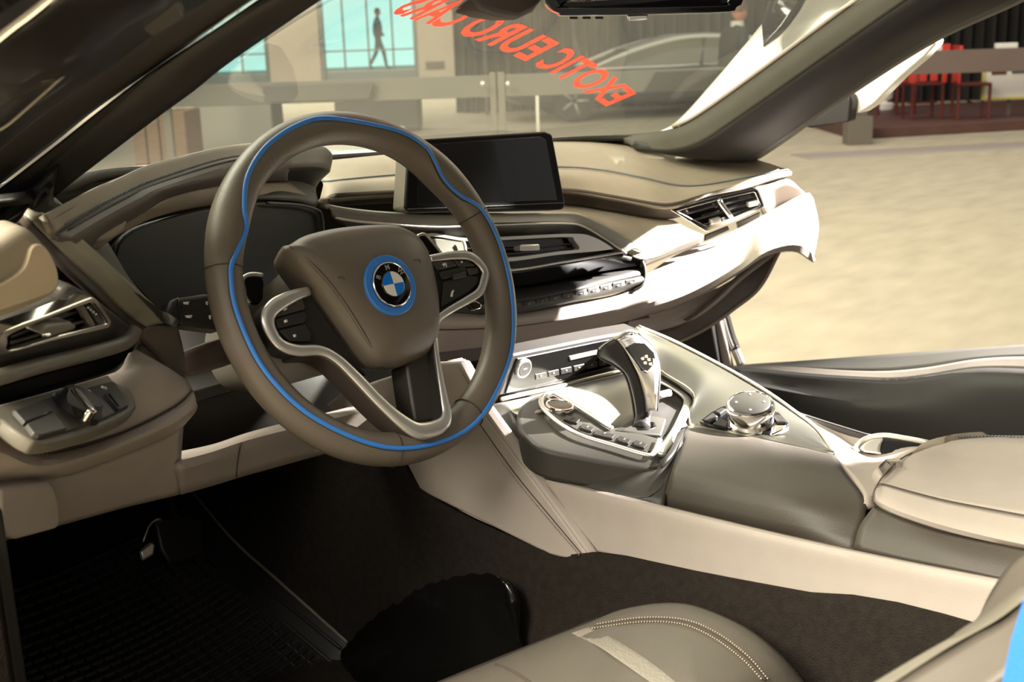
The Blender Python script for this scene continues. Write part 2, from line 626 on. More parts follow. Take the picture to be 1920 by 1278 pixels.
# fixings in the jamb
for (u, v, r) in ((82, 122, .011), (60, 112, .006), (6, 200, .007), (112, 60, .005)):
    c = P(u, v, 'x', -.732)
    lathe('hinge_bolt', [(r, -.004), (r, .002), (r * .8, .004), (r * .45, .004), (r * .4, .001), (0.0002, .001)], M['dgrey'], body, axes(c, (CAM - c)), seg=20)
tube('jamb_panel_edge', S('70,72,x-.728 95,105,x-.727 118,137,x-.722 110,150,x-.722 60,195,x-.73 20,230,x-.735 0,243,x-.737'), 0.0012, M['greyp'], body, n=30, seg=6)
plate('inspection_cover', S('262,0,x-.69 330,-10,x-.68 345,25,x-.665 288,62,x-.665 255,30,x-.68'), M['dgrey'], body, th=0.004, bev=0.001, lift=.004)
ring('pillar_slot', S('0,448,x-.66 0,428,x-.665 35,398,x-.655 62,372,x-.645 82,352,x-.64 92,356,x-.64 94,366,x-.64 60,398,x-.645 30,424,x-.655'),
     S('0,440,x-.66 4,428,x-.66 38,402,x-.655 66,376,x-.645 80,362,x-.64 86,362,x-.64 86,368,x-.64 58,392,x-.645 28,418,x-.655'), M['dgrey'], body, n=50, th=0.01, bev=0.001)
patch('pillar_foot', [S('-30,420,x-.665 0,392,x-.66 50,350,x-.645 110,310,x-.63'), S('-30,475,x-.66 0,452,x-.66 60,402,x-.645 100,372,x-.625'), S('-30,500,x-.64 0,470,x-.64 70,415,x-.63 120,385,x-.6')], M['plastic'], body, nu=14, nv=8, th=0.02)
# cowl and bonnet beyond the windscreen
cow = [Vector(p) for p in ((-.66, .06, .838), (-.56, .17, .83), (-.4, .34, .818), (-.2, .43, .80), (0.0, .47, .788), (.2, .475, .778), (.4, .46, .772), (.58, .42, .768), (.66, .33, .765), (.68, .25, .76))]
patch('windscreen_cowl', [cow, [p + Vector((p.x * .03, .035, -.006)) for p in cow], [p + Vector((p.x * .05, .05, -.03)) for p in cow]], M['plastic'], body, nu=50, nv=6, th=0.01)
bon = [[Vector((x, y0 + dy * (1 - .55 * (x / .9) ** 2), z0 - .05 * (x / .9) ** 2)) for x in (-.9, -.6, -.3, 0, .3, .6, .9)] for (y0, dy, z0) in ((.18, .36, .765), (.5, .35, .75), (.95, .4, .69), (1.35, .4, .58), (1.55, .4, .43))]
patch('bonnet', bon, M['paint'], body, nu=40, nv=20, th=0.02)
fe = [S('1180,262,t2.5 1257,236,t2.42 1340,150,t2.35 1426,48,t2.25 1480,-20,t2.2'), S('1300,250,t2.36 1330,205,t2.3 1380,150,t2.25 1450,70,t2.2 1545,-20,t2.15'), S('1330,290,t2.35 1400,230,t2.28 1450,180,t2.2 1540,90,t2.15 1640,-20,t2.1')]
patch('front_wing', fe, M['paint'], body, nu=24, nv=10, th=0.03)
patch('wing_shadow_patch', [S('1431,88,t2.16 1465,62,t2.14 1500,20,t2.12 1530,-30,t2.1'), S('1428,40,t2.16 1440,5,t2.14 1455,-15,t2.12 1475,-40,t2.1')], M['gloss'], body, nu=10, nv=5, th=0.01)  # gloss black patch drawn in for the shadow on the wing
# windscreen
wb = [p + Vector((0, .012, .012)) for p in cow]
wt = [Vector(p) for p in ((-.52, -.34, 1.06), (-.42, -.30, 1.08), (-.3, -.27, 1.095), (-.15, -.255, 1.10), (0, -.25, 1.105), (.15, -.255, 1.10), (.3, -.27, 1.095), (.42, -.30, 1.08), (.5, -.33, 1.065), (.53, -.35, 1.05))]
wm = [a.lerp(b, .5) + Vector((0, .015, .02)) for a, b in zip(wb, wt)]
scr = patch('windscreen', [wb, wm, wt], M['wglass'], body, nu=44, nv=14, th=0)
tag(scr, 'clear windscreen carrying red mirrored lettering')
WB = bvh_of(scr)
# lettering on the glass, applied from outside and therefore seen mirrored
O_, U_ = on(WB, 1140, 200), on(WB, 1194, 177)
V, Fs = text_mesh('EXOTIC EURO CARS', 1.0, 0.0, 0.026, 1.02)
w1 = max(v.x for v in text_mesh('EXOTIC E', 1.0, 0.0, 0.022, 1.02)[0]) - .46
w2 = max(v.x for v in text_mesh('EXOTIC EURO C', 1.0, 0.0, 0.022, 1.02)[0]) - .56
cap = 0.70
# the line of lettering follows the curve of the glass
adv = [on(WB, 1140, 200), on(WB, 988, 114), on(WB, 832, 52), on(WB, 705, 6), on(WB, 580, -40)]
upd = (U_ - O_)
TV = []
for v in V:
    s = v.x / w1 if v.x < w1 else 1 + (v.x - w1) / (w2 - w1)
    b = cr(adv, min(3.99, max(0, s)))
    q = b + upd * (v.y / cap)
    h = WB.find_nearest(q)
    q = h[0]
    dn = (CAM - q).normalized()
    TV.append(q + dn * 0.003)
tx = mk('windscreen_lettering', TV, Fs, M['red'], scr, smooth=False)
tag(tx, 'red vinyl letters reading EXOTIC EURO CARS mirrored')
# roof and headliner (above the frame, added to shade the cabin), rear bulkhead, floor pan, sills, seats' surroundings
rf = [[Vector((x, y, z - .06 * (x / .55) ** 2)) for x in (-.5, -.3, 0, .3, .5)] for (y, z) in ((-.26, 1.105), (-.5, 1.16), (-.9, 1.18), (-1.4, 1.12))]
patch('roof', rf, M['pillar'], body, nu=16, nv=12, th=0.03)
for sg_ in (-1, 1):
    box('rear_quarter_blocker', (min(sg_ * .5, sg_ * .82), -1.5, .3), (max(sg_ * .5, sg_ * .82), -.88 if sg_ > 0 else -1.2, 1.08), M['plastic'], body, bev=.03)  # unseen block, placed to keep the flood lamp off the armrest
box('rear_bulkhead', (-.72, -1.42, .15), (.72, -1.36, 1.08), M['plastic'], body, bev=.01)
box('floor_pan', (-.8, -1.4, .14), (.82, .95, .19), M['carpet'], body, bev=.004)
box('firewall', (-.8, .86, .15), (.82, .92, .74), M['carpet'], body, bev=.004)
patch('toe_board', [[Vector((x, .50, .19)) for x in (-.8, -.2)], [Vector((x, .62, .22)) for x in (-.8, -.2)], [Vector((x, .86, .5)) for x in (-.8, -.2)]], M['carpet'], body, nu=4, nv=8, th=.01)
plate('dash_end_panel', [Vector((-.752, y, z)) for y, z in ((.01, .30), (.01, .62), (-.0, .70), (.02, .80), (.08, .835), (.30, .83), (.80, .72), (.85, .30))], M['plastic'], body, th=.012, bev=.003, nrm=(-1, 0, 0))
box('driver_sill', (-.9, -1.4, .12), (-.78, .3, .28), M['plastic'], body, bev=.03)
box('footwell_side', (-.79, -.02, .18), (-.765, .9, .60), M['carpet'], body, bev=.004)
box('dash_underside', (-.74, .26, .565), (-.2, .85, .58), M['plastic'], body, bev=.002)
# passenger sill
S0 = S('1365,686,x.93 1420,681,x.92 1500,676,x.91 1700,661,x.9 1920,645,x.9 2050,636,x.9')
S1 = S('1375,687,x.86 1420,684,x.86 1500,688,x.855 1590,694,x.85 1665,695,x.84 1740,688,x.84 1830,673,x.84 1920,668,x.84 2050,672,x.84')
S2 = S('1378,688,x.84 1420,691,x.83 1500,700,x.82 1600,707,x.815 1680,710,x.81 1750,702,x.81 1830,690,x.81 1920,691,x.81 2050,700,x.81')
S3 = S('1378,700,x.82 1420,712,x.81 1500,728,x.8 1600,738,x.795 1680,742,x.79 1750,734,x.79 1830,722,x.79 1920,722,x.79 2050,730,x.79')
S4 = [Vector((.775, p.y, .30)) for p in S3]
S5 = [Vector((.77, p.y, .19)) for p in S3]
patch('passenger_sill_outer', [S0, S1], M['dgrey'], body, nu=40, nv=5, th=.02)
o_ = patch('passenger_sill_strip', [S1, S2], M['brown'], body, nu=40, nv=5, th=.01)
tag(o_, 'tan leather strip along the passenger sill')
patch('passenger_sill', [S2, S3, S4, S5], M['plastic'], body, nu=40, nv=18, th=.015)
# passenger door, unseen above the opening, added to block flood rays through the windscreen
dr = [[Vector((.74 + .04 * k, .45 - .04 * k, 1.01 + .2 * k)), Vector((.80 + .05 * k, .2, 1.015 + .21 * k)), Vector((.82 + .05 * k, -.1, 1.03 + .22 * k)), Vector((.82 + .05 * k, -.42, 1.06 + .23 * k))] for k in range(5)]
patch('raised_door_blocker', dr, M['paint'], body, nu=16, nv=12, th=.06)
# driver door, unseen beside the camera, added to shade the console from lamps
dl_ = [[Vector((-p.x, p.y, p.z)) for p in r_] for r_ in dr]
patch('raised_door_blocker', dl_, M['jamb'], body, nu=16, nv=12, th=.06)
# open passenger door: jamb panels, gas strut, wing mirror
plate('jamb_panel', S('1268,640,x.74 1300,598,x.74 1330,585,x.745 1348,690,x.75 1330,700,x.75'), M['plastic'], body, th=.02, bev=.003)
plate('hinge_panel', S('1318,600,x.76 1345,585,x.765 1352,612,x.765 1372,690,x.77 1352,690,x.77 1330,640,x.765'), M['ivory'], body, th=.012, bev=.003)
o_ = tube('gas_strut', S('1345,560,x.79 1358,595,x.79 1368,630,x.79 1378,655,x.79'), .011, M['chrome'], body, n=12, seg=16)
tube('strut_end', S('1376,650,x.79 1384,668,x.79 1390,684,x.79'), .0085, M['silver'], o_, n=8, seg=14)
tag(o_, 'shiny steel door strut')
wmr = S('1594,191,x.86 1600,165,x.86 1660,115,x.86 1720,80,x.86 1756,72,x.86 1752,84,x.86 1730,108,x.86 1690,142,x.86 1662,170,x.86 1636,196,x.86 1610,213,x.86 1597,210,x.86')
plate('wing_mirror_cap', wmr, M['paint'], body, th=.04, bev=.008, segs=3)
plate('wing_mirror_foot', S('1500,236,x.83 1530,205,x.83 1592,175,x.83 1596,190,x.83 1592,228,x.83 1560,234,x.83 1520,240,x.83'), M['plastic'], body, th=.03, bev=.004)

# ================================================================== DASHBOARD
dash = thing('dashboard', 'taupe and ivory leather dashboard across the car with silver air vents', 'dashboard', (0, .3, .5))
T0 = S('560,306,y.45 600,302,y.45 740,288,y.45 900,273,y.45 1040,262,y.45 1140,258,y.42 1200,272,y.36 1300,281,y.27 1400,295,y.18 1460,312,y.125 1480,324,y.11')
T1 = S('605,342,y.39 640,339,y.36 740,330,y.36 900,320,y.355 1050,315,y.34 1130,321,y.31 1200,334,y.27 1290,350,y.22 1400,334,y.155 1472,320,y.113 1481,326,y.108')
T2 = S('600,372,y.34 640,370,y.30 740,364,y.30 900,358,y.30 1060,358,y.29 1150,371,y.25 1235,386,y.20 1270,384,y.185 1330,367,y.165 1400,350,y.13 1480,330,y.1')
T3 = S('600,385,y.345 640,383,y.31 740,378,y.31 900,378,y.31 1060,386,y.302 1150,398,y.262 1235,411,y.215 1270,408,y.195 1330,387,y.173 1400,366,y.138 1480,341,y.108')
tp = patch('top_pad', [T0, [a.lerp(b, .5) + Vector((0, 0, .006)) for a, b in zip(resample(T0, 11), resample(T1, 11))], T1], M['taupe'], dash, nu=70, nv=12, th=.006)
patch('top_roll', [T1, [a.lerp(b, .5) + Vector((0, -.004, .006)) for a, b in zip(T1, T2)], T2], M['taupe'], dash, nu=70, nv=10, th=.006)
patch('groove_shade_band', [T2, [a.lerp(b, .5) + Vector((0, .006, 0)) for a, b in zip(T2, T3)], T3], M['darkbrown'], dash, nu=70, nv=6, th=.006)  # dark brown puts the groove's shade into the colour
tube('piping', [p + Vector((0, -.002, .002)) for p in T1], .0011, M['bstitch'], dash, n=90, seg=6)
# middle leather panel beside the screen
K0 = S('880,380,y.312 1060,384,y.303 1150,396,y.265 1215,408,y.228 1262,412,y.2')
K1 = S('880,395,y.28 1080,398,y.27 1150,418,y.24 1235,440,y.2 1290,428,y.175')
K2 = S('880,402,y.26 1080,402,y.25 1140,430,y.225 1206,486,y.2 1319,440,y.16')
patch('mid_panel', [K0, K1, K2], M['taupe'], dash, nu=40, nv=14, th=.006)
patch('mid_panel_edge', [S('1206,486,y.2 1260,464,y.18 1319,440,y.16'), S('1202,502,y.203 1260,479,y.184 1316,457,y.163')], M['brown'], dash, nu=16, nv=4, th=.005)
# silver sweep over the centre vents
V0_ = S('598,380,y.30 660,390,y.285 736,397,y.27 845,399,y.258 923,398,y.25 1064,397,y.243 1095,404,y.238 1150,430,y.222 1210,468,y.2')
V1_ = S('626,408,y.283 670,415,y.272 720,419,y.262 814,425,y.25 933,421,y.24 1049,418,y.233 1089,423,y.228 1130,446,y.214 1172,474,y.198')
patch('silver_sweep', [V0_, [a.lerp(b, .55) + Vector((0, -.004, .007)) for a, b in zip(V0_, V1_)], V1_], M['satin'], dash, nu=60, nv=10, th=.006)
tube('silver_sweep_edge', [p + Vector((0, -.002, 0)) for p in V1_], .0016, M['silver'], dash, n=60, seg=6)
# vent housing
V2_ = S('626,412,y.29 740,430,y.268 933,436,y.246 1060,430,y.238 1095,438,y.232 1135,462,y.212 1175,478,y.2')
V3_ = S('760,470,y.285 830,490,y.27 952,512,y.252 1060,494,y.238 1110,486,y.228 1150,480,y.214 1185,482,y.203')
patch('vent_housing', [V1_, V2_, [a.lerp(b, .5) + Vector((0, .012, 0)) for a, b in zip(resample(V2_, 7), V3_)], V3_], M['dgrey'], dash, nu=50, nv=12, th=.006)
cv = [P(800, 470, 'y', .262), P(952, 490, 'y', .245), P(1144, 464, 'y', .207)]
cv = [P(800, 455, 'y', .262), P(1144, 464, 'y', .207), P(950, 489, 'y', .236)]
vent = ring('air_vent', SP(cv, '800,438 870,446 936,444 1074,438 1112,444 1146,463 1140,468 1050,477 952,490 870,486 800,480', .006),
            SP(cv, '803,443 870,451 938,450 1064,444 1078,452 1088,466 1082,468 1050,471 952,483 870,480 803,474', .006), M['silver'], dash, n=90, th=.012, bev=.001)
tag(vent, 'wide silver framed centre vent')
plate('vent_cavity', SP(cv, '800,440 936,446 1066,441 1096,468 952,488 800,478', -.012), M['gloss'], vent, th=.004, bev=.0005)
tube('slat', SP(cv, '805,462 940,468 1085,456', -.004), .0022, M['dgrey'], vent, n=14, seg=6, flat=.5)
tube('slat', SP(cv, '805,475 945,479 1080,464', -.005), .0018, M['dgrey'], vent, n=14, seg=6, flat=.5)
box('adjuster_tab', (-.019, -.0045, -.004), (.019, .0045, .012), M['silver'], vent, bev=.002, M=axes(SP(cv, '984,465')[0], pn(cv), P(1100, 460, 'y', .215) - P(900, 466, 'y', .25)))
tube('chrome_strip', S('850,500,y.262 956,506,y.246 1060,490,y.232 1120,480,y.22 1172,471,y.2'), .0022, M['silver'], dash, n=40, seg=8)
tg = plate('vent_dial_block', SP(cv, '815,446 868,448 872,476 820,476', .004), M['greyp'], dash, th=.01, bev=.002)
tube('bright_corner', SP(cv, '867,450 871,458 873,470', .012), .0022, M['ewhite'], tg, n=8, seg=8)
# gloss band and row of climate buttons
G0 = S('760,478,y.29 850,500,y.268 956,508,y.25 1060,492,y.237 1130,480,y.222 1196,478,y.205')
G1 = S('770,520,y.30 870,535,y.288 965,540,y.272 1070,524,y.258 1140,510,y.235 1205,500,y.205')
G2 = S('770,555,y.285 870,565,y.27 970,566,y.245 1070,546,y.23 1140,530,y.218 1207,516,y.2')
G3 = S('770,580,y.28 870,588,y.265 970,587,y.243 1075,566,y.228 1158,549,y.214 1204,532,y.199')
patch('gloss_band', [G0, G1], M['gloss'], dash, nu=40, nv=8, th=.005)
patch('gloss_band_lower', [G1, [a.lerp(b, .7) + Vector((0, 0, .003)) for a, b in zip(G1, G2)], G2], M['plastic'], dash, nu=40, nv=8, th=.005)
bpz = patch('climate_panel', [G2, [a.lerp(b, .5) + Vector((0, -.004, 0)) for a, b in zip(G2, G3)], G3], M['dgrey'], dash, nu=40, nv=8, th=.005)
ga, gb = resample(G2[2:], 40), resample(G3[2:], 40)
for k in range(9):
    i0, i1 = 1 + k * 4, 4 + k * 4
    q = [ga[i0].lerp(gb[i0], .12), ga[i1].lerp(gb[i1], .12), ga[i1].lerp(gb[i1], .62), ga[i0].lerp(gb[i0], .62)]
    b_ = plate('climate_button', [p + Vector((0, -.004, .001)) for p in q], M['plastic'], dash, th=.006, bev=.001, flat=True)
    c = sum(q, Vector()) / 4 + Vector((0, -.0045, .001))
    c2, n2 = frame_of(q)
    box('button_mark', (-.0028, -.0008, 0), (.0028, .0008, .0006), M['mark'] if k > 6 else M['greyp'], b_, bev=0, M=axes(c + n2 * .0006, n2, q[1] - q[0]))
patch('climate_panel_end', [S('1196,478,y.205 1206,498,y.2 1208,520,y.197 1203,534,y.196 1185,545,y.206'), S('1190,480,y.215 1198,500,y.215 1198,520,y.212 1193,532,y.212 1180,540,y.218')], M['dgrey'], dash, nu=14, nv=4, th=.004)
# ivory panel right across
I0 = S('770,578,y.285 870,588,y.27 970,587,y.25 1075,566,y.236 1158,550,y.22 1205,520,y.21 1260,482,y.205 1316,457,y.19 1380,430,y.162 1432,402,y.137 1508,362,y.10 1525,372,y.09')
I1 = S('775,605,y.268 870,610,y.256 970,606,y.24 1075,590,y.226 1160,570,y.212 1210,552,y.192 1265,520,y.172 1330,492,y.146 1395,458,y.114 1440,430,y.09 1515,400,y.055 1535,425,y.045')
I2 = S('780,632,y.272 870,630,y.262 970,622,y.248 1075,604,y.235 1163,590,y.222 1215,578,y.19 1268,565,y.163 1330,540,y.126 1390,505,y.09 1438,474,y.06 1490,465,y.03 1525,485,y.02')
I3 = S('780,665,y.30 870,655,y.295 970,642,y.285 1075,625,y.272 1163,605,y.255 1215,590,y.232 1268,573,y.21 1330,546,y.175 1390,511,y.14 1438,480,y.11 1490,472,y.08 1525,492,y.068')
patch('ivory_panel', [I0, I1, I2, I3], M['ivory'], dash, nu=70, nv=18, th=.006)
tube('panel_crease', [p + Vector((0, -.001, 0)) for p in S('780,618,y.264 870,617,y.256 970,611,y.241 1075,595,y.228 1165,577,y.214')], .0009, M['seam'], dash, n=40, seg=5)
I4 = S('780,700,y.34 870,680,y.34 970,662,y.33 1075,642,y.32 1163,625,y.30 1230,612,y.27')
patch('ivory_underside_shade', [I3[:6], I4], M['darkbrown'], dash, nu=40, nv=6, th=.006)  # dark brown colour gives the ivory underside its shading
patch('dash_end', [S('1414,352,y.125 1445,346,y.115 1480,339,y.10 1508,360,y.098'), S('1434,404,y.137 1460,390,y.128 1490,374,y.11 1512,366,y.098')], M['ivory'], dash, nu=12, nv=5, th=.006)
# glove box knee pad
N0 = S('1180,600,y.25 1215,592,y.24 1268,575,y.217 1330,548,y.182 1390,512,y.147 1440,478,y.115 1462,462,y.1')
N1 = S('1195,628,y.26 1225,622,y.245 1265,612,y.225 1300,596,y.195 1345,560,y.158 1392,516,y.125 1462,464,y.095')
N2 = S('1230,655,y.26 1262,644,y.235 1296,630,y.21 1336,608,y.172 1375,580,y.145 1425,538,y.108 1464,466,y.09')
patch('glove_box', [N0, [a.lerp(b, .5) + Vector((0, .01, -.005)) for a, b in zip(N0, N1)], N1], M['ivory'], dash, nu=36, nv=10, th=.006)
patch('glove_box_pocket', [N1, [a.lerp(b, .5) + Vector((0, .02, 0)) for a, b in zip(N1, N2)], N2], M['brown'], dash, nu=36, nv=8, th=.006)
tube('pocket_rim', N2, .003, M['taupe'], dash, n=40, seg=8)
# passenger vent
pv = [P(1258, 394, 'y', .196), P(1420, 354, 'y', .112), P(1325, 434, 'y', .166)]
pvent = ring('air_vent', SP(pv, '1256,393 1338,370 1420,353 1434,388 1380,414 1325,435', .004), SP(pv, '1270,396 1340,377 1415,360 1426,386 1378,406 1325,424', .004), M['chrome'], dash, n=72, th=.012, bev=.0008, smooth_line=False)
tag(pvent, 'chrome framed vent at the passenger end')
plate('vent_cavity', SP(pv, '1262,394 1418,356 1431,388 1325,431', -.012), M['gloss'], pvent, th=.004, bev=.0005)
for a, b in (((1283, 402), (1350, 383)), ((1298, 414), (1358, 396)), ((1312, 424), (1364, 407)), ((1360, 382), (1418, 367)), ((1366, 393), (1422, 378)), ((1372, 402), (1424, 387))):
    tube('slat', SP(pv, '%d,%d %d,%d' % (*a, *b), -.003), .0026, M['plastic'], pvent, n=3, seg=6, flat=.45)
tube('divider', SP(pv, '1347,374 1358,390 1372,408', .004), .0045, M['chrome'], pvent, n=6, seg=8)
for u, v in ((1340, 413), (1410, 381)):
    box('adjuster_tab', (-.009, -.004, -.004), (.009, .004, .006), M['silver'], pvent, bev=.0015, M=axes(SP(pv, '%d,%d' % (u, v))[0], pn(pv), pv[1] - pv[0]))
for q in ('1323,441 1366,424 1368,431 1322,452', '1382,418 1426,398 1424,407 1384,428'):
    plate('lower_slot', SP(pv, q, .003), M['gloss'], pvent, th=.004, bev=.0005)
# driver brow roll over the instruments
B0 = S('72,408,x-.695 86,402,x-.68 175,354,y.08 218,338,y.12 300,304,y.19 440,276,y.29 540,266,y.335')
B1 = S('105,438,y-.01 123,425,y.01 175,395,y.055 235,364,y.1 290,340,y.145 430,297,y.245 540,290,y.29')
B2 = S('140,456,y.02 153,451,y.03 208,418,y.07 270,382,y.115 320,357,y.15 430,331,y.235 540,326,y.285')
B3 = S('165,470,y.07 180,455,y.075 220,428,y.11 275,396,y.15 325,368,y.19 430,345,y.265 540,340,y.30')
patch('brow', [B0, [a.lerp(b, .5) + Vector((0, 0, .008)) for a, b in zip(B0, B1)], B1], M['taupe'], dash, nu=50, nv=10, th=.006)
patch('brow_front', [B1, [a.lerp(b, .45) + Vector((0, -.006, 0)) for a, b in zip(B1, B2)], B2, B3], M['brown'], dash, nu=50, nv=14, th=.006)
stitches('brow_stitching', [p + Vector((0, -.001, .002)) for p in B1[1:]], M['bstitch'], dash, n=90, r=.0009)
tube('brow_seam', [p + Vector((0, -.004, -.002)) for p in B1[1:]], .0008, M['seam'], dash, n=50, seg=5)
L0 = S('170,462,y.07 218,428,y.11 290,392,y.17 400,368,y.25 500,366,y.28 590,376,y.30')
L1 = S('180,472,y.10 224,440,y.14 300,405,y.2 395,385,y.262 500,376,y.285 592,386,y.30')
patch('cluster_ledge', [B3[1:], L0, L1], M['taupe'], dash, nu=44, nv=10, th=.006)
# hood end
H0 = S('455,300,y.31 520,270,y.34 570,268,y.36 606,278,y.36 621,297,y.35')
H1 = S('455,330,y.27 520,317,y.275 570,313,y.285 604,314,y.295 619,322,y.31')
H2 = S('455,372,y.27 520,372,y.275 560,376,y.285 588,384,y.29 598,382,y.295')
patch('instrument_hood', [H0, [a.lerp(b, .5) + Vector((0, -.006, .012)) for a, b in zip(H0, H1)], H1], M['brown'], dash, nu=24, nv=10, th=.006)
patch('instrument_hood_front', [H1, [a.lerp(b, .5) + Vector((.004, .02, 0)) for a, b in zip(H1, H2)], H2], M['plastic'], dash, nu=24, nv=8, th=.006)
# instrument cluster
CL = [P(218, 480, 'y', .165), P(600, 395, 'y', .285), P(330, 590, 'y', .165)]
plate('instrument_screen', SP(CL, '216,482 222,455 250,428 300,410 395,388 500,377 585,384 604,400 610,440 606,520 560,590 400,600 312,596 285,572 238,520', -.006), M['screen'], dash, th=.01, bev=.003, n=60)
tube('instrument_rim', SP(CL, '500,380 560,384 592,392 603,402 607,440', .0), .0018, M['dgrey'], dash, n=24, seg=6)
# diagonal spar
P0 = S('80,398,x-.685 100,412,x-.67 160,453,x-.63 235,522,x-.57 310,590,x-.51 330,607,x-.495')
P1 = S('70,402,x-.69 78,418,x-.68 140,468,x-.64 210,532,x-.585 276,592,x-.535 315,612,x-.51')
P2 = S('62,416,x-.70 68,424,x-.69 120,476,x-.655 180,534,x-.61 240,591,x-.56 275,613,x-.535')
P3 = S('50,430,x-.70 58,438,x-.69 112,492,x-.66 172,550,x-.615 232,606,x-.565 262,628,x-.54')
patch('spar', [P0, [a.lerp(b, .5) + Vector((-.002, -.004, .003)) for a, b in zip(P0, P2)], P2], M['spar'], dash, nu=36, nv=10, th=.008)
patch('cluster_side', [[p + Vector((.003, .004, -.003)) for p in P0[1:]], S('172,462,y.08 190,482,y.09 240,540,y.10 308,600,y.11 325,608,y.11'), SP(CL, '200,450 218,480 244,522 286,572 312,600', .0)], M['dgrey'], dash, nu=20, nv=8, th=.005)
patch('spar_side', [P2, P3], M['darkbrown'], dash, nu=36, nv=4, th=.008)
patch('spar_foot', [S('262,628,x-.54 275,613,x-.535 315,612,x-.51 332,606,x-.495'), S('262,650,x-.53 290,648,x-.52 325,650,x-.5 345,660,x-.48'), S('262,680,x-.52 300,690,x-.51 335,705,x-.49 350,705,x-.47')], M['brown'], dash, nu=10, nv=10, th=.006)
# far left pad
lp = SX(0, -.745, 120, -.69, '-60,500 0,454 35,432 60,432 86,458 108,488 121,520 116,548 80,570 0,600 -60,625')
plate('end_pad', lp, M['taupe'], dash, th=.03, bev=.012, segs=4, n=60)
lp2 = SX(0, -.747, 120, -.692, '-60,560 0,532 42,502 58,462 80,460 100,488 110,518 103,544 60,560 0,580 -60,604')
plate('end_pad_inset', lp2, M['taupe2'], dash, th=.004, bev=.001, segs=2, n=60, lift=.0008)
# driver vent
hv = [P(0, 640, 'x', -.742), P(205, 600, 'x', -.605), P(20, 700, 'x', -.728)]
plate('vent_surround', SP(hv, '-40,640 0,612 60,585 118,560 135,532 180,556 235,600 258,618 255,642 235,656 200,668 100,695 0,716 -40,725', -.008), M['dgrey'], dash, th=.03, bev=.006, segs=3)
tube('vent_lip', SP(hv, '-40,718 0,706 80,684 200,654 240,638 256,616', .002), .0065, M['greyp'], dash, n=30, seg=10)
dvent = ring('air_vent', SP(hv, '2,666 -3,645 10,620 90,590 166,560 178,559 186,566 209,600 207,611 196,617 100,640', .006), SP(hv, '20,656 17,640 21,627 90,598 164,570 173,569 178,573 198,600 198,606 192,609 100,632', .006), M['chrome'], dash, n=90, th=.014, bev=.0012)
tag(dvent, 'bright silver framed vent at the driver end')
plate('vent_cavity', SP(hv, '12,655 16,628 164,565 176,565 203,602 198,610', -.006), M['gloss'], dvent, th=.003, bev=.0005)
tube('slat', SP(hv, '20,643 90,622 162,600', .0), .002, M['dgrey'], dvent, n=6, seg=6, flat=.5)
tube('slat', SP(hv, '22,632 90,605 150,582', -.002), .0016, M['plastic'], dvent, n=6, seg=6, flat=.5)
plate('adjuster_tab', SP(hv, '74,625 92,610 135,604 145,612 140,618 100,630', .012), M['greyp'], dvent, th=.014, bev=.003)
plate('adjuster_tip', SP(hv, '84,628 98,624 99,632 88,634', .014), M['chrome'], dvent, th=.006, bev=.002)
plate('thumbwheel', SP(hv, '152,576 160,573 182,610 172,614', .004), M['greyp'], dvent, th=.008, bev=.002)
plate('end_fill', SP(hv, '162,572 173,570 196,604 184,608', .002), M['dgrey'], dvent, th=.008, bev=.001)
for k in range(4):
    plate('vent_mark', SP(hv, '%g,%g %g,%g %g,%g %g,%g' % (164 + 5 * k, 576 + 4 * k, 167 + 5 * k, 575 + 4 * k, 168 + 5 * k, 578 + 4 * k, 165 + 5 * k, 579 + 4 * k), .0035), M['mark'], dvent, th=.001, bev=0)
# ivory lower driver box
XA = (0, -.74, 365, -.50)
q0 = SX(*XA, '-60,792 0,768 100,734 205,701 226,690 250,656 262,660', .028)
q1 = SX(*XA, '-60,790 0,775 110,770 230,730 300,690 345,708', .012)
q2 = SX(*XA, '-60,790 0,806 52,846 108,846 230,811 328,762 361,731', 0)
q3 = SX(*XA, '-60,850 0,858 60,876 110,874 230,838 335,792 369,768', -.008)
q4 = SX(*XA, '-60,925 0,913 89,899 164,879 296,827 345,798', .012)
patch('lower_box_top', [q0, q1, q2], M['ivory'], dash, nu=40, nv=12, th=.006)
patch('lower_box_roll', [q2, [a.lerp(b, .5) + Vector((-.003, -.006, .002)) for a, b in zip(resample(q2, 7), q3)], q3, q4], M['ivory'], dash, nu=40, nv=14, th=.006)
tube('lower_box_seam', [p + Vector((-.001, -.001, .001)) for p in q2[1:]], .0005, M['seam'], dash, n=60, seg=5)
stitches('lower_box_stitching', [p + Vector((-.001, -.002, .002)) for p in SX(*XA, '0,812 30,838 52,854 100,854')], M['stitch'], dash, n=16, r=.0007)
patch('lower_box_shade', [SX(*XA, '-60,730 0,706 100,684 200,656 256,640', .045), SX(*XA, '-60,770 0,745 100,712 205,684 250,655', .055), SX(*XA, '-60,796 0,772 100,738 205,704 245,664', .03)], M['plastic'], dash, nu=20, nv=5, th=.006)  # black sheet standing in for shade in the ivory recess
patch('box_inner_side', [SX(*XA, '255,652 300,690 345,708', .03), SX(*XA, '262,668 310,705 348,722', .06)], M['brown'], dash, nu=10, nv=4, th=.006)
k0 = SX(*XA, '-60,930 20,912 89,900 164,880 296,828 344,799', .016)
k1 = SX(*XA, '-60,985 20,965 100,945 170,925 300,880 340,862', .02)
k2 = SX(*XA, '-60,1035 20,1010 116,984 236,951 320,931 340,926', .028)
patch('knee_panel', [k0, k1, k2], M['ivory'], dash, nu=36, nv=10, th=.01)
XB = (335, -.503, 640, -.27)
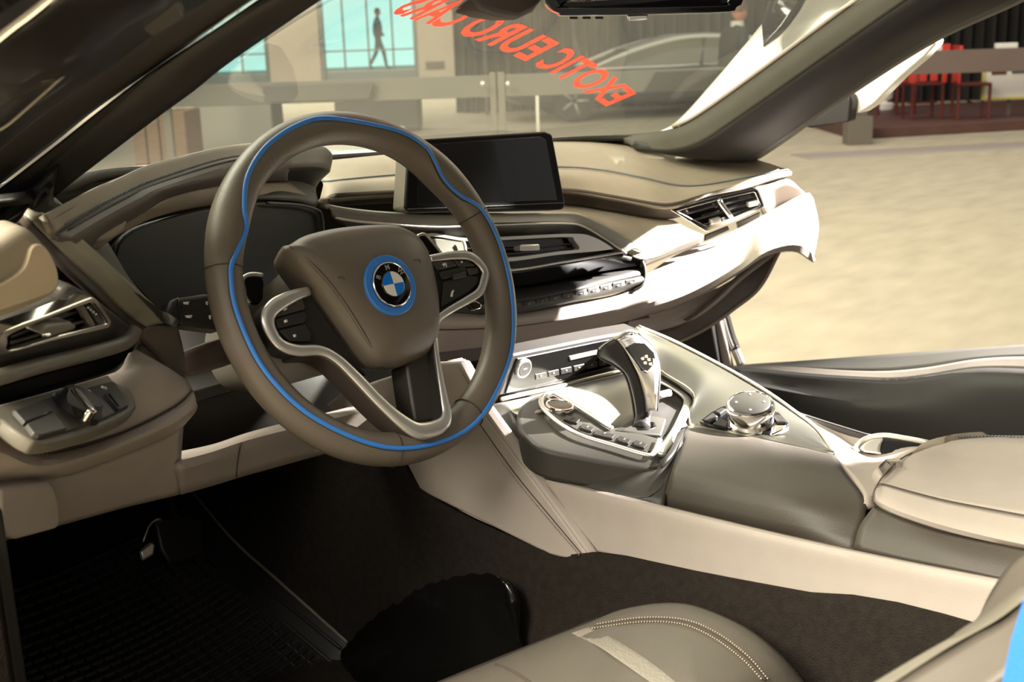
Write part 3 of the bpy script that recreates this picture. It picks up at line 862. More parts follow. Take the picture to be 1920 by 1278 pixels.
patch('knee_panel_inner', [SX(*XB, '325,848 400,832 480,806 640,766 720,745', .06), SX(*XB, '335,864 400,846 480,819 640,779 720,757', .0), SX(*XB, '338,900 400,878 480,850 640,808 720,785', .004), SX(*XB, '340,927 400,910 480,886 640,842 720,818', .01)], M['ivory'], dash, nu=36, nv=12, th=.01)
plate('end_cap', SX(*XA, '2,918 10,912 92,903 102,912 113,945 116,980 108,992 30,1011 12,1008 4,996', -.004), M['ivory'], dash, th=.02, bev=.004, segs=3)
tube('panel_joint', SX(*XB, '452,829 448,850 445,872 443,896', -.002), .0008, M['seam'], dash, n=8, seg=5)
# dark cavity under the column
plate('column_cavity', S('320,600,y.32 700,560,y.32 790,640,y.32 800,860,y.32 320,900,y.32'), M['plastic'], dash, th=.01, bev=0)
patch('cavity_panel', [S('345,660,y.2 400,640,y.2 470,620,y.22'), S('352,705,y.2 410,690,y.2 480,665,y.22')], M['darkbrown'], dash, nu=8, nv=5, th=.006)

# light switch panel
sp3 = [P(0, 775, 'x', -.742), P(250, 757, 'x', -.578), P(110, 705, 'x', -.640)]
sw = thing('light_switch_panel', 'grey headlight switch panel with chrome rotary knob in the ivory lower dash', 'switch panel', P(120, 780, 'x', -.66))
plate('bezel', SP(sp3, '-40,770 0,785 38,814 75,829 150,814 225,785 254,766 254,752 240,722 224,694 205,700 100,730 0,757 -40,765', .004), M['greyp'], sw, th=.012, bev=.002, n=60)
plate('face', SP(sp3, '25,767 80,746 140,732 208,714 218,718 241,760 200,781 128,806 75,818 62,812', .007), M['dgrey'], sw, th=.004, bev=.001)
for q in ('28,768 80,748 100,768 48,790', '51,793 103,772 126,802 76,815 64,810'):
    plate('switch_button', SP(sp3, q, .0095), M['dgrey'], sw, th=.005, bev=.001)
kc = SP(sp3, '146,762', .008)[0]
kn = lathe('rotary_knob', [(.0205, -.004), (.0205, .002), (.0185, .004), (.0165, .010), (.0155, .011), (.0002, .0112)], M['plastic'], sw, axes(kc, pn(sp3)), seg=40)
kx = SP(sp3, '168,776')[0] - SP(sp3, '136,738')[0]
KA = axes(SP(sp3, '152,758', .018)[0], pn(sp3), kx)
box('knob_handle', (-.017, -.0048, -.008), (.017, .0048, .006), M['chrome'], kn, bev=.003, M=KA)
box('handle_inset', (-.012, -.0024, .004), (.010, .0024, .0064), M['greyp'], kn, bev=.0005, M=KA)
ring('thumbwheel_slot', SP(sp3, '197,737 205,734 228,762 222,767', .010), SP(sp3, '201,738 205,737 224,761 221,763', .010), M['plastic'], sw, n=24, th=.003, bev=.0005, smooth_line=False)
plate('thumbwheel', SP(sp3, '201,738 205,737 224,761 221,763', .0085), M['gloss'], sw, th=.003, bev=.0003)
for u, v in ((106, 741), (120, 734), (141, 730), (164, 733), (195, 727)):
    box('switch_mark', (-.004, -.0012, 0), (.004, .0012, .0005), M['mark'], sw, bev=0, M=axes(SP(sp3, '%d,%d' % (u, v), .0072)[0], pn(sp3), sp3[1] - sp3[0]))
    box('switch_mark', (-.0012, -.0026, 0), (.0012, .0026, .0005), M['mark'], sw, bev=0, M=axes(SP(sp3, '%d,%d' % (u, v), .0072)[0], pn(sp3), sp3[1] - sp3[0]))

# infotainment screen
sc3 = [P(765, 262, 'y', .255), P(1030, 247, 'y', .215), P(1058, 392, 'y', .197)]
sn = thing('display_screen', 'black wide infotainment screen standing on the dashboard centre', 'screen', P(900, 400, 'y', .24))
so = '768,262 1022,246 1034,250 1037,256 1060,382 1059,391 1050,393 770,398 760,390'
plate('housing', SP(sc3, so, -.004), M['greyp'], sn, th=.03, bev=.003)
plate('screen_panel', SP(sc3, so, .002), M['screen'], sn, th=.006, bev=.0025)
plate('display_glass', SP(sc3, '785,272 1012,256 1024,262 1045,375 782,384', .0026), M['gloss'], sn, th=.001, bev=.0003)
tube('lower_trim', SP(sc3, '765,392 900,387 1056,380', .003), .0008, M['dgrey'], sn, n=10, seg=5)

# ================================================================== STEERING WHEEL
WC = Vector((-0.3155232, 0.02775685, 0.71280647))
WX, WY, WN = Vector((.9954, -.0961, 0)), Vector((.0354, .3665, .9298)), Vector((-.0893, -.9255, .3682))
WM = Matrix(((WX.x, WY.x, WN.x, WC.x), (WX.y, WY.y, WN.y, WC.y), (WX.z, WY.z, WN.z, WC.z), (0, 0, 0, 1)))


def WP(s, h=None):
    """sight lines met with a plane parallel to the wheel, h metres in front of its centre plane"""
    out = []
    for q in s.split():
        a = [float(x) for x in q.split(',')]
        hh = a[2] / 1000 if len(a) > 2 else h
        d = ray(a[0], a[1])
        out.append(CAM + d * ((WC + WN * hh - CAM).dot(WN) / d.dot(WN)))
    return out


wheel = thing('steering_wheel', 'brown leather steering wheel with blue accent ring and silver spokes', 'steering wheel', WC)
RR, RA, RB = .1685, .0172, .0178
V = []
NT, NS = 120, 20
for i in range(NT):
    a = 2 * math.pi * i / NT
    # thumb rests swell the rim a little near ten and two o'clock
    deg = math.degrees(a) % 360
    sw_ = sum(math.exp(-((deg - c + 180) % 360 - 180) ** 2 / 160) for c in (38, 148)) * .0022
    for k in range(NS):
        b = 2 * math.pi * k / NS
        rr = RR + (RA + sw_) * math.cos(b) - sw_ * .6
        V.append(WM @ Vector((rr * math.cos(a), rr * math.sin(a), (RB + sw_) * math.sin(b))))
rim = mk('rim', V, grid_faces(NT, NS, True, True), M['wheel'], wheel)
RBV = bvh_of(rim)
bl = '620,222 560,234 500,274 464,330 457,390 461,430 441,478 432,510 445,590 500,700 600,790 745,840 880,801 948,692 961,590 943,480 906,397 862,366 832,336 812,298 795,274 740,244'
bpts = [on(RBV, float(q.split(',')[0]), float(q.split(',')[1]), .0004) for q in bl.split()]
tube('blue_accent_line', bpts, .0026, M['blue'], rim, n=160, seg=8, closed=True)
tube('accent_groove', [p - WN * .0012 for p in bpts], .0031, M['seam'], rim, n=160, seg=8, closed=True)
for deg in (164.8, 18.8, -103, -65):
    a = math.radians(deg)
    pts = [WM @ Vector(((RR + (RA + .0004) * math.cos(b)) * math.cos(a), (RR + (RA + .0004) * math.cos(b)) * math.sin(a), (RB + .0004) * math.sin(b))) for b in [k * math.pi / 12 for k in range(24)]]
    tube('rim_seam', pts, .0007, M['seam'], rim, n=48, seg=5, closed=True)
# hub pad
ho = WP('530,473 545,457 575,440 640,426 720,421 762,432 788,455 803,490 817,560 819,610 815,640 795,668 745,690 715,693 690,688 665,660 600,568', .002)
hc = WP('735,545', .029)[0]
outl = resample(ho, 72, True, True)
rings_ = []
for s, h in ((.90, -.034), (.965, -.012), (.995, .002), (.965, .010), (.9, .0165), (.75, .023), (.5, .0275), (.25, .029), (.02, .0293)):
    cc = hc - WN * .029
    rings_.append([cc + (p - cc - WN * (p - cc).dot(WN)) * s + WN * h for p in outl])
V = [p for r_ in rings_ for p in r_]
Fs = grid_faces(len(rings_), 72, True)
Fs.append(tuple(range(8 * 72, 9 * 72)))
Fs.append(tuple(range(72))[::-1])
hub = mk('airbag_cover', V, Fs, M['wheel'], wheel)
HB = bvh_of(hub)
# moulded creases on the cover
for q in ('545,462 590,500 640,560 690,640 720,688',):
    pts = [on(HB, *map(float, x.split(',')), .0002) for x in q.split()]
    pts = [p for p in pts if p]
    tube('cover_crease', pts, .0016, M['wheel'], hub, n=30, seg=6)
for u, v in ((640, 523), (783, 490)):
    c = on(HB, u, v)
    tube('airbag_mark', [on(HB, u - 7, v - 2, .0), on(HB, u + 2, v - 4, .0), on(HB, u + 6, v + 2, .0)], .0009, M['brown'], hub, n=8, seg=6)
# emblem
ec = WP('733,534', .0305)[0]
EM = WM.copy()
EM.translation = ec - WN * .001
em = lathe('emblem', [(.0312, -.004), (.0312, .0006), (.0300, .0016), (.0240, .0016), (.0236, .0008), (.0002, .0008)], M['blue'], wheel, EM, seg=64)
tag(em, 'round blue ringed emblem')
lathe('emblem_chrome_rim', [(.0232, .0006), (.0232, .0032), (.0222, .0038), (.0212, .0034), (.0205, .003), (.0002, .003)], M['chrome'], em, EM, seg=64)
lathe('emblem_black_band', [(.0214, .002), (.0214, .0038), (.0140, .0046), (.0002, .0046)], M['gloss'], em, EM, seg=64)
lathe('emblem_inner_rim', [(.0136, .004), (.0136, .0052), (.0128, .0054), (.0002, .0054)], M['chrome'], em, EM, seg=48)
for k, m_ in ((0, 'ewhite'), (1, 'eblue'), (2, 'ewhite'), (3, 'eblue')):
    n_ = 12
    pts = [Vector((0, 0, .0062))] + [Vector((.0126 * math.cos(math.radians(90 * k + 90 * i / n_)), .0126 * math.sin(math.radians(90 * k + 90 * i / n_)), .0058)) for i in range(n_ + 1)]
    low = [Vector((p.x, p.y, .005)) for p in pts]
    V = [EM @ p for p in pts + low]
    c_ = len(pts)
    Fs = [(0, i, i + 1) for i in range(1, c_ - 1)] + [(i, c_ + i, c_ + (i + 1) % c_, (i + 1) % c_) for i in range(c_)]
    mk('emblem_quarter', V, Fs, M[m_], em, smooth=False)
for ch, deg in (('B', 146), ('M', 92), ('W', 38)):
    V, Fs = text_mesh(ch, .0075, 0, .0002)
    cx = (min(v.x for v in V) + max(v.x for v in V)) / 2
    a = math.radians(deg)
    rot = Matrix.Rotation(a - math.pi / 2, 4, 'Z')
    V = [EM @ (rot @ Vector((v.x - cx, v.y - .0026 + .0178, .0045))) for v in V]
    mk('emblem_letter', V, Fs, M['silver'], em, smooth=False)
# silver spoke frames
Lp = WP('580,545,6 545,557,9 512,577,10 502,600,10 512,628,10 530,648,10 560,657,11 600,657,13 632,672,16 670,708,19 710,750,22 748,785,24 780,806,25 805,806,25 830,795,25 838,778,24 834,750,23 826,705,20 819,660,16 816,632,12')
o_ = tube('spoke_trim', Lp, [.0045, .006, .0075, .0075, .006, .006, .0055, .005, .0055, .006, .006, .0065, .008, .009, .008, .006, .0045, .0035, .003, .003], M['silver'], wheel, n=110, seg=10, flat=.4, up=WN)
Rp = WP('806,485,6 845,479,9 878,479,10 897,490,10 910,508,10 909,522,10 900,546,10 880,560,10 850,577,10 830,590,10 820,602,11 815,632,12')
tube('spoke_trim', Rp, [.004, .0045, .005, .0055, .0055, .0055, .005, .0045, .004, .0038, .0035, .003], M['silver'], wheel, n=70, seg=10, flat=.4, up=WN)
# dark spoke bodies standing behind the trims
V, Fs = [], []


def spoke_body(name, pts, w_, h0, h1, mat, n=60):
    p = resample(pts, n)
    V = []
    for i in range(n):
        t = (p[min(n - 1, i + 1)] - p[max(0, i - 1)]).normalized()
        x = t.cross(WN).normalized()
        for sx, h in ((1, h1), (-1, h1), (-1, h0), (1, h0)):
            V.append(p[i] + x * sx * w_ + WN * h)
    Fs = grid_faces(n, 4, True)
    Fs += [(3, 2, 1, 0), tuple(range(4 * n - 4, 4 * n))]
    return mk(name, V, Fs, mat, wheel, bev=.002)


spoke_body('spoke', Lp[6:14], .0058, -.034, -.001, M['darkbrown'])
spoke_body('spoke', Lp[13:], .003, -.03, -.001, M['plastic'])
spoke_body('spoke', Lp[:7], .005, -.024, -.001, M['plastic'])
spoke_body('spoke', Rp, .0035, -.024, -.001, M['plastic'])
plate('spoke_inner', WP('762,684 812,640 822,700 831,770 826,784 792,793 778,790', .004), M['dgrey'], wheel, th=.03, bev=.003)
plate('spoke_panel', WP('515,590 578,548 612,596 690,704 642,678 602,653 556,651 526,632', .004), M['plastic'], wheel, th=.02, bev=.002)
plate('spoke_panel', WP('800,488 880,484 902,504 903,530 880,552 822,590 812,560', .004), M['plastic'], wheel, th=.02, bev=.002)
for q, m_ in (('518,588 565,555 574,574 570,580 519,594', 'dgrey'), ('517,597 572,583 578,592 572,604 522,616', 'plastic'), ('523,619 572,607 584,622 584,640 545,640', 'plastic'),
              ('810,492 848,486 858,498 822,506', 'dgrey'), ('851,486 880,488 893,498 862,500', 'dgrey'), ('824,510 872,498 878,512 830,524', 'plastic'), ('876,502 897,500 899,512 882,516', 'dgrey'), ('832,528 878,516 896,518 898,530 880,548 828,576', 'plastic')):
    plate('spoke_button', WP(q, .0085), M[m_], wheel, th=.006, bev=.0015)
plate('rocker_switch', WP('850,514 874,508 876,518 852,524', .0105), M['dgrey'], wheel, th=.005, bev=.001)
for q in ('531,577 537,574 539,579 533,582', '533,600 538,598 540,603 534,605', '550,627 555,626 556,631 551,632', '829,495 833,492 837,496 833,499', '836,492 837,492 838,500 837,500', '865,489 867,488 868,492 865,493', '846,548 849,543 852,544 850,549 849,556 845,556'):
    plate('button_mark', WP(q, .0092), M['mark'], wheel, th=.0008, bev=0)
# shift paddles
pl_ = plate('shift_paddle', WP('455,526 462,517 480,515 493,518 496,530 494,560 485,571 470,570 460,556', -.022), M['gloss'], wheel, th=.006, bev=.002)
tube('paddle_edge', WP('492,516 474,514 460,518 454,528 459,556 468,569', -.022), .0022, M['silver'], pl_, n=30, seg=8)
pr_ = plate('shift_paddle', WP('783,444 795,440 803,446 828,476 816,484 800,470', -.022), M['gloss'], wheel, th=.006, bev=.002)
tube('paddle_edge', WP('783,442 794,439 804,446 822,468 829,478', -.022), .0018, M['silver'], pr_, n=30, seg=8)
plate('shift_paddle_tip', WP('876,570 892,562 903,568 904,577 888,581', -.02), M['gloss'], wheel, th=.006, bev=.002)
# column
colm = thing('steering_column', 'dark grey steering column shroud with indicator stalk behind the wheel', 'steering column', WC - WN * .1)
CM = WM.copy()
cs = []
for h, sx, sy, oy in ((-.03, .072, .062, -.005), (-.05, .085, .068, -.008), (-.075, .08, .062, -.01), (-.14, .07, .055, -.012), (-.25, .065, .05, -.012)):
    cs += [WM @ Vector((sx * math.copysign(abs(math.cos(a)) ** .75, math.cos(a)), sy * math.copysign(abs(math.sin(a)) ** .75, math.sin(a)) + oy, h)) for a in [2 * math.pi * k / 40 for k in range(40)]]
Fs = grid_faces(5, 40, True) + [tuple(range(40))[::-1], tuple(range(160, 200))]
mk('shroud', cs, Fs, M['greyp'], colm)
st = plate('indicator_stalk', WP('311,590 322,562 332,557 386,549 440,560 470,575 470,600 410,618 340,609 318,600', -.075), M['plastic'], colm, th=.022, bev=.005, segs=3)
tag(st, 'black indicator stalk with white symbols')
for u, v, w_, h_ in ((349, 568, 12, 6), (354, 593, 14, 6), (388, 568, 4, 8), (394, 594, 5, 9)):
    plate('stalk_mark', WP('%g,%g %g,%g %g,%g %g,%g' % (u - w_ / 2, v - h_ / 3, u + w_ / 2, v - h_ / 2, u + w_ / 3, v + h_ / 2, u - w_ / 3, v + h_ / 3), -.0742), M['mark'], st, th=.0008, bev=0)
tube('stalk_groove', WP('333,558 337,580 341,607', -.0745), .001, M['gloss'], st, n=8, seg=6)

# ================================================================== CENTRE CONSOLE
con = thing('center_console', 'satin grey and ivory centre console running back to the armrest', 'console', (0, -.2, .2))
c0 = S('1188,622,x.10 1235,692,x.085 1300,740,x.065 1290,797,x.02 1400,817,x.025 1500,838,x.035 1562,852,x.05')
c1 = S('1198,613,x.15 1267,642,x.145 1369,695,x.14 1439,736,x.135 1494,775,x.13 1533,806,x.115 1564,851,x.055')
top = patch('top_panel', [c0, [a.lerp(b, .5) + Vector((0, 0, .004)) for a, b in zip(resample(c0, 7), resample(c1, 7))], c1], M['csatin'], con, nu=40, nv=14, th=.006)
tube('top_panel_edge', [p + Vector((0, 0, .001)) for p in c1], .0022, M['silver'], con, n=50, seg=8)
patch('passenger_side', [c1[:5] + [Vector((.14, -.5, .47)), Vector((.14, -.9, .45))], [Vector((.15, p.y, .2)) for p in c1[:5]] + [Vector((.15, -.5, .2)), Vector((.15, -.9, .2))]], M['plastic'], con, nu=30, nv=4, th=.006)
# brown cover
b0 = S('1287,797,x.02 1400,817,x.025 1500,838,x.035 1566,853,x.05')
b1 = S('1279,825,x-.05 1400,848,x-.05 1500,868,x-.045 1585,885,x-.03')
b2 = S('1258,885,x-.118 1400,915,x-.118 1510,938,x-.115 1624,945,x-.085')
b3 = S('1241,946,x-.132 1400,984,x-.132 1500,1006,x-.132 1600,1027,x-.13')
patch('side_cover', [b0, b1, b2, b3], M['cover'], con, nu=30, nv=20, th=.008)
patch('cover_shadow_gap', [S('1238,938,x-.128 1400,976,x-.128 1500,998,x-.128 1600,1020,x-.126'), S('1236,956,x-.134 1400,994,x-.134 1500,1016,x-.134 1600,1036,x-.134')], M['seam'], con, nu=20, nv=3, th=.003)  # dark strip drawn in as the shadow below the cover
# lower grey flank
g0 = S('900,760,x-.10 945,757,x-.10 968,785,x-.122 995,828,x-.127 1040,850,x-.127 1110,864,x-.126 1215,882,x-.12 1258,858,x-.1 1286,800,x-.03')
g1 = S('915,775,x-.13 940,790,x-.14 975,838,x-.145 1005,870,x-.147 1060,890,x-.147 1120,902,x-.146 1190,917,x-.143 1232,920,x-.135 1262,870,x-.1')
g2 = S('925,770,x-.15 950,800,x-.152 990,850,x-.155 1029,900,x-.157 1080,914,x-.156 1130,925,x-.154 1190,938,x-.15 1220,944,x-.145 1245,950,x-.14')
patch('flank', [g0, g1, g2], M['dgrey'], con, nu=44, nv=12, th=.006)
# ivory side panel
s0 = S('1010,895,x-.15 1029,896,x-.152 1240,946,x-.152 1450,996,x-.152 1640,1038,x-.152 1870,1083,x-.152 1990,1105,x-.152')
s1 = S('1020,904,x-.162 1035,905,x-.162 1240,957,x-.162 1450,1008,x-.162 1640,1049,x-.162 1870,1094,x-.162 1990,1116,x-.162')
s2 = S('1100,1020,x-.17 1122,1038,x-.17 1300,1076,x-.17 1500,1114,x-.17 1700,1151,x-.17 1840,1177,x-.17 1990,1205,x-.17')
patch('ivory_side_panel', [s0, s1, [a.lerp(b, .5) for a, b in zip(s1, s2)], s2], M['ivory'], con, nu=40, nv=16, th=.01)
# ivory knee panel
kp = [P(925, 772, 'x', -.160), P(1110, 1042, 'x', -.178), P(760, 900, 'x', -.178)]
plate('knee_panel', SP(kp, '915,785 1105,1043 1062,1048 1030,1040 800,926 764,903 746,880 700,830 650,800 610,760 640,735 730,705 800,680 870,676 895,720'), M['ivory'], con, th=.012, bev=.003, segs=3)
e0 = S('872,672,x-.155 900,722,x-.155 932,770,x-.152 1030,902,x-.158 1122,1034,x-.17')
e1 = S('862,682,x-.164 890,735,x-.164 915,783,x-.163 1008,908,x-.17 1106,1044,x-.179')
patch('knee_panel_edge', [e0, e1], M['ivory'], con, nu=20, nv=4, th=.006)
stitches('knee_panel_stitching', [p + Vector((-.002, -.001, .001)) for p in SP(kp, '892,795 960,890 1030,975 1088,1042', .001)], M['stitch'], con, n=70, r=.0006)
tube('knee_panel_seam', SP(kp, '898,793 966,888 1036,973 1094,1042', .0005), .0007, M['seam'], con, n=20, seg=5)
patch('small_pad', [S('840,690,y.12 865,670,y.12 880,690,y.12'), S('850,735,y.11 880,725,y.11 905,735,y.11')], M['taupe'], con, nu=8, nv=6, th=.02)
# radio panel between dash and lever
rp = [P(945, 738, 'x', -.08), P(966, 668, 'x', -.068), P(1180, 650, 'x', .15)]
rad = thing('radio_panel', 'gloss black audio panel with silver ringed dial under the ivory dash', 'control panel', P(1050, 720, 'x', .03))
plate('bezel', SP(rp, '930,745 962,664 1120,632 1200,618 1215,680 1160,694 1050,722'), M['plastic'], rad, th=.03, bev=.003)
plate('face', SP(rp, '948,738 970,672 1120,641 1195,626 1203,672 1100,700', .002), M['gloss'], rad, th=.004, bev=.001)
dc = SP(rp, '981,690', .003)[0]
dl = lathe('volume_dial', [(.0125, -.004), (.0125, .002), (.0115, .0032), (.0102, .0028), (.0098, .0018), (.0002, .0018)], M['silver'], rad, axes(dc, pn(rp)), seg=32)
lathe('dial_face', [(.0098, .0), (.0098, .0024), (.009, .003), (.0002, .003)], M['plastic'], dl, axes(dc, pn(rp)), seg=32)
box('dial_mark', (-.003, -.0007, .0028), (.003, .0007, .0033), M['mark'], dl, bev=0, M=axes(dc, pn(rp), rp[2] - rp[0]))
plate('disc_slot', SP(rp, '1068,668 1122,656 1123,664 1070,676', .0035), M['greyp'], rad, th=.003, bev=.0008)
for k in range(6):
    u = 1004 + 24 * k
    v = 702 - 5.2 * k
    b_ = plate('radio_button', SP(rp, '%g,%g %g,%g %g,%g %g,%g' % (u, v, u + 20, v - 4.4, u + 21, v + 6, u + 1, v + 10.5), .0032), M['plastic'], rad, th=.003, bev=.0008)
    plate('button_mark', SP(rp, '%g,%g %g,%g %g,%g %g,%g' % (u + 8, v + 2, u + 12, v + 1, u + 12, v + 4, u + 8, v + 5), .0036), M['greyp'], b_, th=.0006, bev=0)
tube('lower_trim', SP(rp, '940,748 1050,724 1205,688', .003), .003, M['silver'], rad, n=12, seg=8)
patch('tray', [S('925,757,x-.10 1000,742,x-.04 1060,726,x.02 1205,692,x.135'), S('950,765,x-.105 1010,760,x-.07 1070,760,x-.01 1215,702,x.12'), S('985,785,x-.115 1030,770,x-.09 1145,803,x-.0 1250,740,x.075')], M['satin'], con, nu=20, nv=10, th=.004)
# selector surround
gp = [P(980, 775, 'x', -.118), P(1230, 862, 'x', -.095), P(1300, 755, 'x', .085)]
sur = thing('selector_surround', 'oval silver trimmed surround with start button around the gear lever', 'control panel', P(1130, 800, 'x', -.03))
plate('rim', SP(gp, '970,792 972,768 985,752 1012,738 1050,740 1100,765 1146,800 1190,770 1225,710 1240,702 1262,712 1303,738 1308,756 1290,800 1256,862 1240,874 1210,876 1110,860 1022,842 988,820'), M['dgrey'], sur, th=.035, bev=.006, segs=4, n=90)
tube('inner_trim', SP(gp, '1147,802 1100,772 1054,744 1036,736 1020,742 1015,756 1026,773 1054,796 1088,815 1150,834 1212,852 1226,848 1237,824', .007), .0034, M['silver'], sur, n=90, seg=10, flat=.6, up=pn(gp))
tube('inner_trim', SP(gp, '1234,711 1262,726 1286,744 1290,757 1280,782 1268,806 1250,834 1238,852', .006), .0058, M['silver'], sur, n=50, seg=10, flat=.5, up=pn(gp))
plate('button_tray', SP(gp, '1022,757 1026,745 1038,741 1054,748 1147,807 1200,812 1236,822 1230,843 1212,847 1092,811 1056,790 1029,769', .003), M['dgrey'], sur, th=.006, bev=.001)
plate('lever_well', SP(gp, '1152,806 1190,782 1230,728 1240,722 1277,746 1281,758 1262,802 1240,822 1200,812', .001), M['plastic'], sur, th=.006, bev=.001)
plate('lever_gate', SP(gp, '1162,806 1196,790 1222,778 1250,784 1240,815 1200,812', .004), M['dgrey'], sur, th=.006, bev=.002)
plate('gate_slot', SP(gp, '1190,798 1205,790 1228,790 1232,800 1215,806 1195,806', .0045), M['gloss'], sur, th=.003, bev=.001)
dc = SP(gp, '1049,764', .004)[0]
sb_ = lathe('start_button', [(.0175, -.003), (.0175, .003), (.0165, .0045), (.0145, .0045), (.0138, .003), (.0002, .003)], M['chrome'], sur, axes(dc, pn(gp)), seg=40)
lathe('start_button_face', [(.0138, .001), (.0138, .0036), (.0125, .0044), (.0002, .0044)], M['greyp'], sb_, axes(dc, pn(gp)), seg=36)
for q, w_ in (((1072, 785), 26), ((1101, 801), 22), ((1133, 813), 36), ((1170, 824), 22), ((1200, 832), 22)):
    u, v = q
    b_ = plate('console_button', SP(gp, '%g,%g %g,%g %g,%g %g,%g' % (u - w_ / 2, v - 8, u + w_ / 2 - 6, v - 5, u + w_ / 2 + 2, v - 1, u - w_ / 2 + 8, v + 7)if w_ > 40 else '%g,%g %g,%g %g,%g %g,%g' % (u - w_ / 2 + 3, v - 8 - w_ * .02, u + w_ / 2 + 3, v - 2 + w_ * .08, u + w_ / 2 - 3, v + 5 + w_ * .08, u - w_ / 2 - 3, v), .006), M['plastic'], sur, th=.005, bev=.001)
    box('button_mark', (-.003, -.0007, 0), (.003, .0007, .0004), M['greyp'], b_, bev=0, M=axes(SP(gp, '%g,%g' % (u, v - 1), .0062)[0], pn(gp)))
tube('park_tab', SP(gp, '1232,742 1255,736', .012), .0045, M['ewhite'], sur, n=4, seg=10)
# gear lever
gl = thing('gear_lever', 'curved silver and black gear lever in the console', 'gear lever', SP(gp, '1208,800')[0])
f0 = S('1156,636,x-0.033 1172,655,x-0.031 1186,680,x-0.029 1198,706,x-0.027 1207,740,x-0.025 1211,772,x-0.023')          # near left edge of the silver face
yy = [p.y for p in f0]
f1 = [P(u, v, 'y', y - .008) for (u, v), y in zip(((1196, 626), (1222, 648), (1235, 675), (1236, 700), (1233, 735), (1229, 770)), yy)]
fm = [a.lerp(b, .5) + Vector((-.004, -.010, .004)) for a, b in zip(f0, f1)]
fa = patch('lever_face', [f0, fm, f1], M['silver'], gl, nu=24, nv=10, th=.003)
sd = S('1124,656,x-0.031 1124,668,x-0.031 1150,682,x-0.029 1172,700,x-0.027 1184,735,x-0.025 1191,775,x-0.023 1192,796,x-0.023')
f0b = f0 + [SP(gp, '1208,800', .002)[0]]
patch('lever_side', [f0b, [a.lerp(b, .5) + Vector((-.006, 0, 0)) for a, b in zip(f0b, sd)], sd], M['plastic'], gl, nu=24, nv=8, th=.004)
bk = [a + Vector((.034, .0, 0)) for a in sd]
patch('lever_back', [sd, bk], M['plastic'], gl, nu=20, nv=4, th=.003)
patch('lever_far_side', [f1, bk[:6]], M['plastic'], gl, nu=20, nv=4, th=.003)
patch('lever_cap', [S('1124,656,x-0.031 1138,645,x-0.033 1156,636,x-0.033'), S('1140,648,x-0.015 1165,628,x-0.020 1180,622,x-0.023'), [bk[0], f1[0] + Vector((0, .012, 0)), f1[0]]], M['silver'], gl, nu=10, nv=8, th=.003)
lp3 = [f0[1], f1[1], fm[3]]
lc = plate('lever_display', SP([fm[1] + Vector((0, 0, 0)), f1[1], fm[4]], '1176,650 1190,642 1208,642 1226,660 1231,678 1214,698 1206,692', .004), M['gloss'], gl, th=.004, bev=.001)
gold = material('gold_print', (206, 170, 96), .5, noise=.02)
for u, v in ((1212, 668), (1217, 674), (1210, 680), (1220, 682), (1205, 672)):
    plate('lever_mark', SP([fm[1], f1[1], fm[4]], '%g,%g %g,%g %g,%g %g,%g' % (u - 3, v - 2, u + 2, v - 3, u + 3, v + 2, u - 2, v + 3), .0045), gold, lc, th=.0006, bev=0)
tube('lever_shaft', [SP(gp, '1203,806', .0)[0], P(1205, 785, 'x', -.018), P(1204, 762, 'x', -.012)], [.011, .0095, .009], M['plastic'], gl, n=10, seg=14)
# rotary controller
ip = [P(1312, 787, 'x', .035), P(1478, 795, 'x', .075), P(1400, 755, 'x', .09)]
ic = thing('rotary_controller', 'chrome rimmed round control knob on the satin console top', 'knob', SP(ip, '1410,795')[0])
plate('button_base', SP(ip, '1311,788 1332,772 1352,761 1400,752 1460,772 1480,794 1466,808 1446,817 1400,812 1368,804 1330,796', .004), M['gloss'], ic, th=.01, bev=.0015)
kc = SP(ip, '1408,792', .004)[0]
rk = lathe('knob', [(.0262, .0), (.0268, .004), (.0248, .008), (.0262, .013), (.0278, .018), (.0278, .024), (.0262, .0275), (.0240, .0285), (.0232, .0275), (.0002, .0275)], M['chrome'], ic, axes(kc, pn(ip)), seg=48)
lathe('knob_pad', [(.0228, .026), (.0228, .0282), (.0215, .029), (.0002, .0292)], M['dgrey'], rk, axes(kc, pn(ip)), seg=40)
KM = axes(kc, pn(ip))
for a in (30, 120, 210, 300):
    c = KM @ Vector((.016 * math.cos(math.radians(a)), .016 * math.sin(math.radians(a)), .0291))
    lathe('pad_mark', [(.0014, 0), (.0014, .0005), (.0002, .0005)], M['ewhite'], rk, axes(c, pn(ip)), seg=10)
for q in ('1318,786 1336,773 1346,779 1332,790', '1340,770 1354,763 1362,766 1350,775', '1448,778 1462,777 1474,790 1458,790', '1452,796 1474,796 1466,806 1446,814', '1336,793 1352,783 1364,790 1362,800'):
    plate('controller_button', SP(ip, q, .0075), M['chrome'] if q.startswith('1452') else M['plastic'], ic, th=.004, bev=.001)
